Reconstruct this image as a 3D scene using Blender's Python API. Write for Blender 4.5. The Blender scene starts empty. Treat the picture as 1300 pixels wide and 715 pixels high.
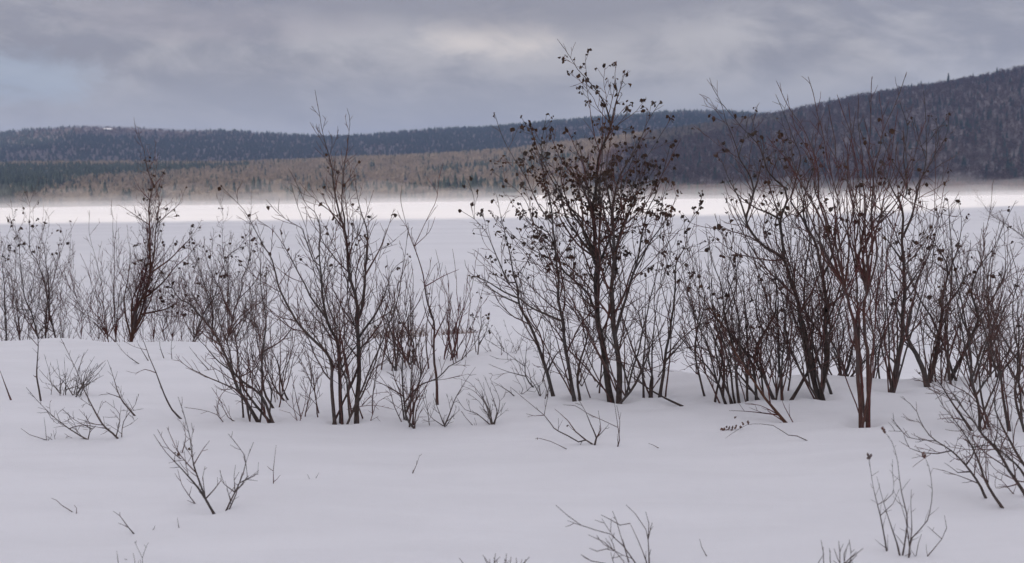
import bpy, math, random
import numpy as np
from mathutils import Matrix, Vector, noise as mnoise

C = bpy.context.scene
COL = C.collection
R = math.radians

# ------------------------------------------------------------------ camera
F = 1394.0                      # focal length in photo pixels (1300 wide)
CZ = 1.65
PITCH = math.atan(107.5 / F)
ROLL = math.atan(0.012)
fw = np.array([0, math.cos(PITCH), -math.sin(PITCH)])
r0 = np.array([1.0, 0, 0]); u0 = np.cross(r0, fw)
rt = math.cos(ROLL) * r0 - math.sin(ROLL) * u0
up = math.sin(ROLL) * r0 + math.cos(ROLL) * u0
CAM = np.array([0, 0, CZ])
cam_d = bpy.data.cameras.new('camera'); cam = bpy.data.objects.new('camera', cam_d); COL.objects.link(cam)
cam.matrix_world = Matrix(((rt[0], up[0], -fw[0], 0), (rt[1], up[1], -fw[1], 0), (rt[2], up[2], -fw[2], CZ), (0, 0, 0, 1)))
cam_d.sensor_width = 36; cam_d.lens = 36 * F / 1300
cam_d.clip_start = 0.1; cam_d.clip_end = 30000
C.camera = cam
cam_d.dof.use_dof = True; cam_d.dof.focus_distance = 9.3; cam_d.dof.aperture_fstop = 2.8

# ------------------------------------------------------------------ node helper
def N(nt, typ, **kw):
    n = nt.nodes.new(typ)
    ins = kw.pop('ins', {})
    for k, v in kw.items(): setattr(n, k, v)
    for k, v in ins.items():
        s = n.inputs[k]
        if hasattr(v, 'is_linked') and hasattr(v, 'node'): nt.links.new(v, s)
        else: s.default_value = v
    return n
def M(nt, op, a, b=None, c=None, clamp=False):
    n = nt.nodes.new('ShaderNodeMath'); n.operation = op; n.use_clamp = clamp
    for i, v in enumerate((a, b, c)):
        if v is None: continue
        if hasattr(v, 'node'): nt.links.new(v, n.inputs[i])
        else: n.inputs[i].default_value = v
    return n.outputs[0]
def MIX(nt, f, a, b):
    n = nt.nodes.new('ShaderNodeMix'); n.data_type = 'RGBA'
    for s, v in ((n.inputs[0], f), (n.inputs[6], a), (n.inputs[7], b)):
        if hasattr(v, 'node'): nt.links.new(v, s)
        else: s.default_value = v if not isinstance(v, tuple) else (v + (1,))[:4]
    return n.outputs[2]
def RAMP(nt, v, lo, hi):
    n = nt.nodes.new('ShaderNodeMapRange'); n.interpolation_type = 'SMOOTHSTEP'
    nt.links.new(v, n.inputs[0]); n.inputs[1].default_value = lo; n.inputs[2].default_value = hi
    return n.outputs[0]

# ------------------------------------------------------------------ sky, sun, exposure
SUN_EL = R(24); SUN_AZ = math.atan2(-0.70, -0.71)          # from +Y towards +X : behind and to the left
sdir = np.array([math.sin(SUN_AZ) * math.cos(SUN_EL), math.cos(SUN_AZ) * math.cos(SUN_EL), math.sin(SUN_EL)])
W = bpy.data.worlds.new('World'); C.world = W; W.use_nodes = True
nt = W.node_tree; nt.nodes.clear()
sky = N(nt, 'ShaderNodeTexSky', sky_type='NISHITA', sun_disc=False, sun_elevation=SUN_EL, sun_rotation=SUN_AZ)
tc = N(nt, 'ShaderNodeTexCoord')
sep = N(nt, 'ShaderNodeSeparateXYZ', ins={0: tc.outputs['Generated']})
sx, sy, sz = sep.outputs
vec = N(nt, 'ShaderNodeCombineXYZ', ins={0: M(nt, 'MULTIPLY', sx, 1.0), 1: M(nt, 'MULTIPLY', sy, 1.0), 2: M(nt, 'MULTIPLY', sz, 3.0)})
n1 = N(nt, 'ShaderNodeTexNoise', ins={'Vector': vec.outputs[0], 'Scale': 3.1, 'Detail': 7.0, 'Roughness': 0.52, 'Distortion': 0.35})
vec2 = N(nt, 'ShaderNodeCombineXYZ', ins={0: M(nt, 'ADD', sx, 3.7), 1: sy, 2: M(nt, 'MULTIPLY', sz, 2.2)})
n2 = N(nt, 'ShaderNodeTexNoise', ins={'Vector': vec2.outputs[0], 'Scale': 7.0, 'Detail': 9.0, 'Roughness': 0.60, 'Distortion': 0.5})
def blob(cx, cz, wx, wz):
    # a bank of cloud at a direction in the sky (tangent of azimuth, height)
    az = M(nt, 'DIVIDE', sx, M(nt, 'MAXIMUM', sy, 0.05))
    a = M(nt, 'POWER', M(nt, 'ABSOLUTE', M(nt, 'DIVIDE', M(nt, 'SUBTRACT', az, cx), wx)), 2.0)
    b = M(nt, 'POWER', M(nt, 'ABSOLUTE', M(nt, 'DIVIDE', M(nt, 'SUBTRACT', sz, cz), wz)), 2.0)
    nn = M(nt, 'ADD', M(nt, 'MULTIPLY', M(nt, 'SUBTRACT', n2.outputs[0], 0.5), 2.6), M(nt, 'MULTIPLY', M(nt, 'SUBTRACT', n3.outputs[0], 0.5), 2.4))
    return RAMP(nt, M(nt, 'ADD', M(nt, 'SUBTRACT', 1.0, M(nt, 'ADD', a, b)), nn), -0.15, 1.1)
vec3 = N(nt, 'ShaderNodeCombineXYZ', ins={0: M(nt, 'ADD', M(nt, 'MULTIPLY', sx, 1.0), 1.9), 1: sy, 2: M(nt, 'ADD', M(nt, 'MULTIPLY', sz, 2.6), M(nt, 'MULTIPLY', sx, 0.4))})
n3 = N(nt, 'ShaderNodeTexNoise', ins={'Vector': vec3.outputs[0], 'Scale': 11.0, 'Detail': 10.0, 'Roughness': 0.62, 'Distortion': 0.8})
dens = M(nt, 'ADD', M(nt, 'MULTIPLY', n1.outputs[0], 0.42), M(nt, 'ADD', M(nt, 'MULTIPLY', n2.outputs[0], 0.34), M(nt, 'MULTIPLY', n3.outputs[0], 0.24)))
light_f = RAMP(nt, dens, 0.42, 0.57)
DARK = (3.18, 3.05, 3.38); PALE = (5.5, 5.2, 5.25)
cloud = MIX(nt, light_f, DARK, PALE)
cream = blob(-0.012, 0.146, 0.075, 0.026)
low = M(nt, 'SUBTRACT', 1.0, RAMP(nt, sz, 0.075, 0.125))
cloud = MIX(nt, M(nt, 'MULTIPLY', low, 0.6), cloud, (4.45, 4.45, 4.95))
cloud = MIX(nt, M(nt, 'MULTIPLY', cream, 0.95), cloud, (8.0, 7.2, 6.7))
pink = blob(-0.26, 0.155, 0.16, 0.022)
cloud = MIX(nt, M(nt, 'MULTIPLY', pink, 0.45), cloud, (4.3, 3.85, 4.1))
darkb = RAMP(nt, M(nt, 'ADD', sz, M(nt, 'MULTIPLY', M(nt, 'SUBTRACT', n1.outputs[0], 0.5), 0.10)), 0.145, 0.178)
cloud = MIX(nt, M(nt, 'MULTIPLY', darkb, 0.72), cloud, (2.55, 2.45, 2.85))
gap = blob(-0.46, 0.105, 0.11, 0.030)
cloud = MIX(nt, M(nt, 'MULTIPLY', gap, 0.6), cloud, (4.3, 5.1, 6.3))
# the overcast brightens towards the zenith and is only dull near the horizon
zen = RAMP(nt, sz, 0.20, 0.75)
cloud = MIX(nt, zen, cloud, (9.3, 9.15, 9.9))
allsky = MIX(nt, 0.93, sky.outputs[0], cloud)
bg = N(nt, 'ShaderNodeBackground', ins={0: allsky, 1: 0.10})
out = N(nt, 'ShaderNodeOutputWorld', ins={0: bg.outputs[0]})

sl = bpy.data.lights.new('sun', 'SUN'); sl.energy = 3.8; sl.angle = R(0.5); sl.color = (1.0, 0.87, 0.72)
so = bpy.data.objects.new('sun', sl); COL.objects.link(so)
so.rotation_euler = Vector(sdir).to_track_quat('Z', 'Y').to_euler()
so.location = (0, 0, 2000)

C.view_settings.view_transform = 'Standard'; C.view_settings.look = 'None'
C.view_settings.exposure = 0.0; C.view_settings.gamma = 1.0; C.view_settings.use_curve_mapping = False
C.cycles.max_bounces = 6; C.cycles.diffuse_bounces = 3; C.cycles.volume_bounces = 1
C.cycles.use_denoising = True
try: C.cycles.denoiser = 'OPENIMAGEDENOISE'; C.cycles.denoising_input_passes = 'RGB_ALBEDO_NORMAL'; C.cycles.denoising_prefilter = 'ACCURATE'; C.cycles.denoising_quality = 'HIGH'
except Exception: pass

# ------------------------------------------------------------------ helpers
def ray(px, py):
    d = fw + (px - 650) / F * rt - (py - 357.5) / F * up
    return d / d[1]
def at(px, py, Y): return CAM + ray(px, py) * Y
def proj(p):
    v = np.asarray(p) - CAM
    z = v @ fw
    return 650 + F * (v @ rt) / z, 357.5 - F * (v @ up) / z
def sstep(x): x = np.clip(x, 0, 1); return x * x * (3 - 2 * x)
LAKE = -2.35
WELLS = []
def g(x, y, fine=True):
    yc = 13.2 - 3.7 * float(sstep((x + 0.3) / 2.0)) + 0.25 * math.sin(x * 0.55 + 1.0) + 0.12 * math.sin(x * 1.7) + 0.22 * mnoise.noise((x * 0.9, 0.3, 7.7))
    m = math.exp(-((x - 0.75) / 0.85) ** 2)
    w = 2.4 + 12.0 * m + (1.0 if x > 1.7 else 0)
    d = float(sstep((y - yc) / w))
    far = min(1.0, max(0.0, (y - 40) / 40))
    z = LAKE * d - 0.05 * far
    if y < 60 and abs(x) < 60:
        k = 1 - far
        z += k * 0.05 * math.exp(-((y - yc) / 0.9) ** 2) * mnoise.noise((x * 1.3, y * 0.5, 6.6))
        z += k * (0.10 * mnoise.noise((x * 0.28, y * 0.22, 1.3)) + 0.035 * mnoise.noise((x * 0.9, y * 0.6, 4.1)))
        if fine:
            z += k * 0.012 * mnoise.noise((x * 1.6 + 0.4 * y, y * 4.2, 8.0)) + k * 0.005 * mnoise.noise((x * 4.5, y * 7.0, 3.0))
    return z
def hit(px, py):
    d = ray(px, py); Y = 2.5
    while Y < 60:
        p = CAM + d * Y
        if p[2] <= g(p[0], p[1]):
            lo, hi = Y - 0.05, Y
            for _ in range(12):
                mid = (lo + hi) / 2; p = CAM + d * mid
                if p[2] <= g(p[0], p[1]): hi = mid
                else: lo = mid
            return hi
        Y += 0.05
    return 40.0

def mesh_obj(name, verts, faces, mat, parent=None, smooth=False):
    me = bpy.data.meshes.new(name)
    me.from_pydata([tuple(v) for v in verts], [], faces)
    if smooth: me.polygons.foreach_set('use_smooth', [True] * len(me.polygons))
    me.materials.append(mat)
    o = bpy.data.objects.new(name, me); COL.objects.link(o)
    if parent: o.parent = parent; o.matrix_parent_inverse = parent.matrix_basis.inverted()
    return o
def np_obj(name, V, Fq, mat, nper=3, smooth=False):
    me = bpy.data.meshes.new(name)
    V = np.ascontiguousarray(V, dtype=np.float32); Fq = np.ascontiguousarray(Fq, dtype=np.int32)
    me.vertices.add(len(V)); me.vertices.foreach_set('co', V.ravel())
    nf = len(Fq); me.loops.add(nf * nper); me.loops.foreach_set('vertex_index', Fq.ravel())
    me.polygons.add(nf); me.polygons.foreach_set('loop_start', np.arange(nf, dtype=np.int32) * nper)
    me.polygons.foreach_set('loop_total', np.full(nf, nper, dtype=np.int32))
    if smooth: me.polygons.foreach_set('use_smooth', np.ones(nf, dtype=bool))
    me.update(calc_edges=True); me.validate()
    me.materials.append(mat)
    o = bpy.data.objects.new(name, me); COL.objects.link(o)
    return o

# ------------------------------------------------------------------ materials
def newmat(name):
    m = bpy.data.materials.new(name); m.use_nodes = True
    nt = m.node_tree; b = nt.nodes['Principled BSDF']
    return m, nt, b
def snow_mat(name, tint, big, streak):
    m, nt, b = newmat(name)
    geo = N(nt, 'ShaderNodeNewGeometry')
    a = N(nt, 'ShaderNodeTexNoise', ins={'Vector': geo.outputs['Position'], 'Scale': 140.0, 'Detail': 3.0})
    mp = N(nt, 'ShaderNodeMapping', ins={0: geo.outputs['Position'], 'Scale': streak, 'Rotation': (0, 0, R(14))})
    s = N(nt, 'ShaderNodeTexNoise', ins={'Vector': mp.outputs[0], 'Scale': big, 'Detail': 6.0, 'Roughness': 0.55, 'Distortion': 0.4})
    colr = MIX(nt, RAMP(nt, s.outputs[0], 0.32, 0.70), tuple(c * (0.955 if 'lake' not in name else 0.925) for c in tint), tint)
    h = M(nt, 'ADD', M(nt, 'MULTIPLY', a.outputs[0], 0.004), M(nt, 'MULTIPLY', s.outputs[0], 0.03))
    bp = N(nt, 'ShaderNodeBump', ins={'Strength': 0.55, 'Distance': 1.0, 'Height': h})
    nt.links.new(colr, b.inputs['Base Color']); nt.links.new(bp.outputs[0], b.inputs['Normal'])
    b.inputs['Roughness'].default_value = 0.75; b.inputs['Specular IOR Level'].default_value = 0.2
    return m
snow_m = snow_mat('snow', (0.845, 0.845, 0.865), 1.3, (0.7, 1.9, 1.0))
lake_m = snow_mat('lake_snow', (0.87, 0.872, 0.89), 0.06, (0.35, 1.5, 1.0))
def bark_mat(name, c1, c2, rough=0.8):
    m, nt, b = newmat(name)
    geo = N(nt, 'ShaderNodeNewGeometry'); oi = N(nt, 'ShaderNodeObjectInfo')
    a = N(nt, 'ShaderNodeTexNoise', ins={'Vector': geo.outputs['Position'], 'Scale': 34.0, 'Detail': 4.0})
    f = M(nt, 'ADD', M(nt, 'MULTIPLY', RAMP(nt, a.outputs[0], 0.3, 0.7), 0.6), M(nt, 'MULTIPLY', oi.outputs['Random'], 0.4))
    a2 = N(nt, 'ShaderNodeTexNoise', ins={'Vector': geo.outputs['Position'], 'Scale': 5.0, 'Detail': 3.0})
    gr = sum(c2) / 3 * 1.05
    nt.links.new(MIX(nt, M(nt, 'MULTIPLY', RAMP(nt, a2.outputs[0], 0.42, 0.68), 0.6), MIX(nt, f, c1, c2), (gr, gr * .96, gr * .93)), b.inputs['Base Color'])
    b.inputs['Roughness'].default_value = rough; b.inputs['Specular IOR Level'].default_value = 0.25
    bp = N(nt, 'ShaderNodeBump', ins={'Strength': 0.5, 'Distance': 0.004, 'Height': a.outputs[0]})
    nt.links.new(bp.outputs[0], b.inputs['Normal'])
    return m
BARK = bark_mat('alder_bark', (0.042, 0.030, 0.027), (0.115, 0.082, 0.070))
TWIG = bark_mat('alder_twig', (0.032, 0.020, 0.019), (0.070, 0.042, 0.038))
RED = bark_mat('willow_bark', (0.072, 0.034, 0.027), (0.125, 0.064, 0.050), 0.6)
REDT = bark_mat('willow_twig', (0.085, 0.026, 0.024), (0.15, 0.05, 0.042), 0.6)
MIXT = bark_mat('reddish_twig', (0.074, 0.033, 0.029), (0.150, 0.072, 0.060), 0.7)
BROWN = bark_mat('rusty_bark', (0.075, 0.036, 0.025), (0.15, 0.075, 0.05))
GREY = bark_mat('grey_stalk', (0.070, 0.050, 0.045), (0.14, 0.105, 0.092))
LEAF = bark_mat('dead_leaf', (0.032, 0.018, 0.013), (0.105, 0.056, 0.034))
SEED = bark_mat('seed_husk', (0.10, 0.045, 0.035), (0.22, 0.12, 0.09))
STRAW = bark_mat('dry_straw', (0.16, 0.09, 0.06), (0.30, 0.18, 0.12))
MATS = {'alder': (BARK, MIXT), 'willow': (RED, REDT), 'rusty': (BROWN, REDT), 'mix': (BARK, MIXT), 'grey': (GREY, GREY), 'weed': (GREY, GREY)}

# ------------------------------------------------------------------ ground, lake
def lines(fine_lo, fine_hi, step, lo, hi, grow=1.16):
    L = list(np.arange(fine_lo, fine_hi + 1e-6, step))
    s = step
    while L[-1] < hi: s *= grow; L.append(min(hi, L[-1] + s))
    s = step
    while L[0] > lo: s *= grow; L.insert(0, max(lo, L[0] - s))
    return np.array(L)
XL = lines(-8.5, 8.5, 0.075, -9000, 9000); YL = lines(2.0, 17.0, 0.075, -4000, 9000)
def build_ground():
    V = np.zeros((len(YL), len(XL), 3)); V[..., 0] = XL[None, :]; V[..., 1] = YL[:, None]
    for j, y in enumerate(YL):
        for i, x in enumerate(XL):
            V[j, i, 2] = g(x, y)
    for (wx, wy, wr) in WELLS:                       # snow dished around each stem
        dx = V[..., 0] - wx; dy = V[..., 1] - wy
        V[..., 2] -= 0.05 * np.exp(-(dx * dx + dy * dy) / (wr * wr)) - 0.012 * np.exp(-(dx * dx + dy * dy) / (5 * wr * wr))
    nx, ny = len(XL), len(YL)
    j, i = np.mgrid[0:ny - 1, 0:nx - 1]
    a = (j * nx + i).ravel()
    o = np_obj('snow_ground', V.reshape(-1, 3), np.stack([a, a + 1, a + nx + 1, a + nx], 1), snow_m, 4, True)
    o['kind'] = 'structure'
def build_lake():
    xs = lines(-40, 40, 2.0, -2600, 2600, 1.12); ys = lines(16, 60, 1.0, 16, 1330, 1.05)
    V = np.zeros((len(ys), len(xs), 3)); V[..., 0] = xs[None, :]; V[..., 1] = ys[:, None]
    for j, y in enumerate(ys):
        for i, x in enumerate(xs):
            V[j, i, 2] = LAKE - 0.02 + 0.035 * mnoise.noise((x * 0.06, y * 0.11, 2.0)) * min(1, y / 60)
    nx, ny = len(xs), len(ys)
    j, i = np.mgrid[0:ny - 1, 0:nx - 1]; a = (j * nx + i).ravel()
    o = np_obj('lake', V.reshape(-1, 3), np.stack([a, a + 1, a + nx + 1, a + nx], 1), lake_m, 4, True)
    o['kind'] = 'structure'
build_lake()

# ------------------------------------------------------------------ hills
UN = [-900, -300, 0, 300, 430, 560, 640, 700, 790, 850, 920, 1000, 1040, 1100, 1150, 1200, 1250, 1300, 1400, 1600, 2200]
E1 = [40, 45, 55, 52, 56, 59, 63, 69, 80, 87, 97, 109, 117, 129, 137, 143, 151, 162, 178, 186, 190]
UF = [-900, -300, 0, 60, 110, 180, 250, 300, 340, 400, 430, 480, 520, 560, 640, 700, 760, 820, 870, 920, 1000, 1300, 2200]
YF = [190, 182, 168, 162, 159, 161, 165, 165, 168, 171, 172, 169, 165, 163, 159, 153, 148, 143, 140, 140, 147, 160, 175]
EF = [250 - 0.012 * (u - 650) - y for u, y in zip(UF, YF)]
YS0, Y1, Y2 = 1050.0, 2300.0, 4800.0
TOP1, TOP2 = 15.0, 13.0
def shore(u): return 1060 - 160 * sstep((500 - u) / 500) + 25 * np.sin(u * 0.013) + 12 * np.sin(u * 0.041)
def vnoise(x, y, s):
    return np.array([mnoise.noise((a * s, b * s, 0.7)) for a, b in zip(np.ravel(x), np.ravel(y))]).reshape(np.shape(x))
def hill(u, Y):
    """terrain height on the photo-azimuth u (X/Y = (u-650)/F) at depth Y"""
    c1 = CZ + np.interp(u, UN, E1) / F * Y1 - TOP1
    c2 = CZ + np.interp(u, UF, EF) / F * Y2 - TOP2
    ys = shore(u)
    s = np.clip((Y - ys) / (Y1 - ys), 0, 1)
    z1 = LAKE - 0.3 + (c1 - LAKE) * (0.35 * s + 0.65 * s ** 0.8 * np.sin(s * np.pi / 2))
    t = np.clip((Y - Y1) / (Y2 - Y1), 0, 1)
    dip = c1 * 0.62
    a = np.clip((Y - Y1) / 700, 0, 1)
    z2 = c1 + (np.minimum(dip, c2 * 0.45) - c1) * sstep(a)
    b = np.clip((Y - Y1 - 700) / (Y2 - Y1 - 700), 0, 1)
    z3 = np.minimum(dip, c2 * 0.45) + (c2 - np.minimum(dip, c2 * 0.45)) * (b ** 0.85)
    z = np.where(Y <= Y1, z1, np.where(Y <= Y1 + 700, z2, z3))
    z = np.where(Y > Y2, c2 * (1 - 0.8 * sstep((Y - Y2) / 1800)), z)
    return z
def build_hills():
    us = np.linspace(-900, 2200, 380); Ys = np.concatenate([np.linspace(870, 2300, 70), np.linspace(2350, 4800, 60), np.linspace(4900, 6800, 14)])
    U, Y = np.meshgrid(us, Ys)
    Z = hill(U, Y)
    X = Y * (U - 650) / F
    Z = Z + (3.5 * vnoise(X, Y, 0.006)) * np.clip((Y - shore(U)) / 200, 0, 1)
    V = np.stack([X, Y, Z], -1).reshape(-1, 3)
    nx, ny = len(us), len(Ys); j, i = np.mgrid[0:ny - 1, 0:nx - 1]; a = (j * nx + i).ravel()
    m, nt, b = newmat('forest_floor')
    geo = N(nt, 'ShaderNodeNewGeometry')
    n = N(nt, 'ShaderNodeTexNoise', ins={'Vector': geo.outputs['Position'], 'Scale': 0.02, 'Detail': 8.0})
    nt.links.new(MIX(nt, RAMP(nt, n.outputs[0], 0.35, 0.7), (0.10, 0.075, 0.07), (0.20, 0.16, 0.15)), b.inputs['Base Color'])
    b.inputs['Roughness'].default_value = 0.9
    o = np_obj('hills', V, np.stack([a, a + 1, a + nx + 1, a + nx], 1), m, 4, True); o['kind'] = 'structure'
build_hills()

def tree_mat(name, c1, c2):
    m, nt, b = newmat(name)
    geo = N(nt, 'ShaderNodeNewGeometry')
    n = N(nt, 'ShaderNodeTexNoise', ins={'Vector': geo.outputs['Position'], 'Scale': 0.035, 'Detail': 6.0, 'Roughness': 0.65})
    n3 = N(nt, 'ShaderNodeTexNoise', ins={'Vector': geo.outputs['Position'], 'Scale': 0.3, 'Detail': 2.0})
    f = M(nt, 'ADD', M(nt, 'MULTIPLY', n.outputs[0], 0.6), M(nt, 'MULTIPLY', n3.outputs[0], 0.4))
    nt.links.new(MIX(nt, RAMP(nt, f, 0.36, 0.62), c1, c2), b.inputs['Base Color'])
    b.inputs['Roughness'].default_value = 0.9; b.inputs['Specular IOR Level'].default_value = 0.1
    return m
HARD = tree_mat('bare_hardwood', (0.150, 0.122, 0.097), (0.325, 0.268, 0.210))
SHADE_MAPLE = tree_mat('shade_maple', (0.088, 0.058, 0.052), (0.140, 0.092, 0.083))  # purple brown twigs, darkened so the colour carries the right hill's shade
CONI = tree_mat('spruce_green', (0.018, 0.028, 0.024), (0.050, 0.066, 0.052))

rs = np.random.RandomState(5)
def hardwood_base(k):
    V, Fc = [], []
    def blade(p, q, w):
        d = np.array(q) - np.array(p); s = np.cross(d, rs.normal(size=3)); s /= np.linalg.norm(s) + 1e-9
        n = len(V); V.extend([p - s * w, p + s * w, np.array(q)]); Fc.append((n, n + 1, n + 2))
    blade(np.array([0, 0, 0.]), np.array([0, 0, 0.8]), 0.016)
    for i in range(k):
        h = rs.uniform(0.22, 0.82); a = rs.uniform(0, 6.28); L = rs.uniform(0.16, 0.34) * (1.1 - 0.5 * h)
        p = np.array([0.02 * math.cos(a), 0.02 * math.sin(a), h])
        q = p + np.array([math.cos(a) * L * 0.75, math.sin(a) * L * 0.75, L * rs.uniform(0.5, 1.1)])
        blade(p, q, 0.020)
        for _ in range(2):
            t = rs.uniform(0.35, 0.9); pp = p + (q - p) * t
            blade(pp, pp + rs.normal(size=3) * 0.045 + np.array([0, 0, 0.10]), 0.018)
    return np.array(V), np.array(Fc)
def conifer_base(t, n):
    V, Fc = [], []
    for i in range(t):
        z0 = 0.05 + 0.86 * i / t; z1 = z0 + 1.75 / t * 0.95
        r = 0.19 * (1 - (i / t)) ** 0.9 + 0.02
        a0 = rs.uniform(0, 6.28); m = len(V); V.append(np.array([0, 0, min(1.0, z1)]))
        for k in range(n):
            a = a0 + 6.283 * k / n; rr = r * rs.uniform(0.55, 1.25)
            V.append(np.array([rr * math.cos(a), rr * math.sin(a), z0 + rs.uniform(-0.03, 0.02)]))
        for k in range(n): Fc.append((m, m + 1 + k, m + 1 + (k + 1) % n))
    return np.array(V), np.array(Fc)
def scatter(name, label, P, H, bases, mat, wid=1.0):
    Vs, Fs, off = [], [], 0
    kinds = rs.randint(len(bases), size=len(P))
    for b, (bv, bf) in enumerate(bases):
        idx = np.where(kinds == b)[0]
        if len(idx) == 0: continue
        n = len(idx); a = rs.uniform(0, 6.283, n); h = H[idx]
        wx = h * wid * rs.uniform(0.8, 1.3, n)
        c, s = np.cos(a), np.sin(a)
        x = bv[None, :, 0] * c[:, None] - bv[None, :, 1] * s[:, None]
        y = bv[None, :, 0] * s[:, None] + bv[None, :, 1] * c[:, None]
        v = np.stack([x * wx[:, None] + P[idx, 0, None], y * wx[:, None] + P[idx, 1, None], bv[None, :, 2] * h[:, None] + P[idx, 2, None]], -1)
        f = bf[None] + (np.arange(n) * len(bv))[:, None, None] + off
        Vs.append(v.reshape(-1, 3)); Fs.append(f.reshape(-1, 3)); off += n * len(bv)
    o = np_obj(name, np.concatenate(Vs), np.concatenate(Fs), mat, 3)
    o['kind'] = 'stuff'; o['label'] = label; o['category'] = 'forest'
    return o
def sample(n, ulo, uhi, f0, f1):
    u = rs.uniform(ulo, uhi, n * 3); Y = rs.uniform(f0, f1, n * 3)
    keep = rs.uniform(0, f1, n * 3) < Y
    u, Y = u[keep][:n], Y[keep][:n]
    ok = Y > shore(u) + 3
    return u[ok], Y[ok]
hb = [hardwood_base(13) for _ in range(5)]; cb = [conifer_base(7, 7) for _ in range(4)]
hb2 = [hardwood_base(6) for _ in range(4)]; cb2 = [conifer_base(3, 5) for _ in range(3)]
# near ridge
u, Y = sample(38000, -250, 1560, 890, 2420)
us_, Ys_ = rs.uniform(-250, 1560, 3500), None
Ys_ = shore(us_) + rs.uniform(3, 45, 3500)
u = np.concatenate([u, us_]); Y = np.concatenate([Y, Ys_])
v = (Y - shore(u)) / (Y1 - shore(u))
X = Y * (u - 650) / F
cl = vnoise(X, Y, 0.0075) + 0.5 * vnoise(X, Y, 0.022)
lf = sstep((330 - u) / 250)                                 # 1 on the far left
vl = np.interp(u, (0, 40, 60, 130, 240, 400), (-0.15, 0.08, 0.2, 0.48, 0.64, 0.86)); vu = np.interp(u, (0, 400), (0.86, 0.90))
band = sstep((v - vl) / 0.07) * sstep((vu - v) / 0.06) * sstep((430 - u) / 60)
pc = np.clip(0.08 + 0.95 * band + 0.75 * sstep((cl - 0.22) / 0.25) * (0.25 + 0.75 * (u > 380)) * np.where(u > 760, 0.28, 1) * (v < 0.75), 0, 0.95)
con = rs.uniform(size=len(u)) < pc
Z = hill(u, Y) - 0.3 + (3.5 * vnoise(X, Y, 0.006)) * np.clip((Y - shore(u)) / 200, 0, 1)
P = np.stack([X, Y, Z], 1)
Hh = rs.uniform(9, 15, len(u)); Hc = rs.uniform(9, 18, len(u))
mp_ = rs.uniform(size=len(u)) < sstep((u - 690 - 60 * cl - 260 * sstep((v - 0.62) / 0.3)) / 130)  # darker shade-toned trees, held back from the sunlit ridge top
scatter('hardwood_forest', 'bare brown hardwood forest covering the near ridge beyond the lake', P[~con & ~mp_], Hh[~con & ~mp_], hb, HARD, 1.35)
scatter('shade_maple_forest', 'purple brown bare maple forest, coloured darker as shade, covering the steep ridge at right', P[~con & mp_], Hh[~con & mp_], hb, SHADE_MAPLE, 1.6)
scatter('spruce_forest', 'dark green spruce stands among the brown trees on the near ridge', P[con], Hc[con], cb, CONI, 1.0)
# far ridge
u, Y = sample(30000, -300, 1250, 3000, 5000)
X = Y * (u - 650) / F; cl = vnoise(X, Y, 0.0022)
w = (Y - 3000) / 1800
tanp = 0.75 * np.exp(-((u - 150) / 130) ** 2) * sstep((w - 0.62) / 0.2)
con = rs.uniform(size=len(u)) < np.clip(0.70 + 0.6 * cl - tanp, 0.05, 0.97)
clear = (((u - 143) / 6) ** 2 + ((w - 0.935) / 0.025) ** 2) < 1
P = np.stack([X, Y, hill(u, Y) - 0.3 + 3.5 * vnoise(X, Y, 0.006)], 1)
Hh = rs.uniform(10, 16, len(u)); Hc = rs.uniform(11, 20, len(u))
scatter('distant_hardwood_forest', 'hazy bare hardwood forest along the most distant ridge', P[~con & ~clear], Hh[~con & ~clear], hb2, SHADE_MAPLE, 2.2)
scatter('distant_spruce_forest', 'blue hazy spruce forest on the most distant ridge', P[con & ~clear], Hc[con & ~clear], cb2, CONI, 1.7)
# snowy clearing on the far ridge
def clearing():
    V, Fc = [], []
    us = np.linspace(137, 150, 9); ws = np.linspace(4640, 4730, 6)
    for yv in ws:
        for uu in us:
            z = float(hill(np.array(uu), np.array(yv)))
            V.append((yv * (uu - 650) / F, yv, z + 4.5))
    for j in range(5):
        for i in range(8):
            if (i in (0, 7)) and j in (0, 4): continue
            a = j * 9 + i; Fc.append((a, a + 1, a + 10, a + 9))
    o = mesh_obj('snow_clearing', V, Fc, snow_m, None, True); o['kind'] = 'structure'
clearing()

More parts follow.
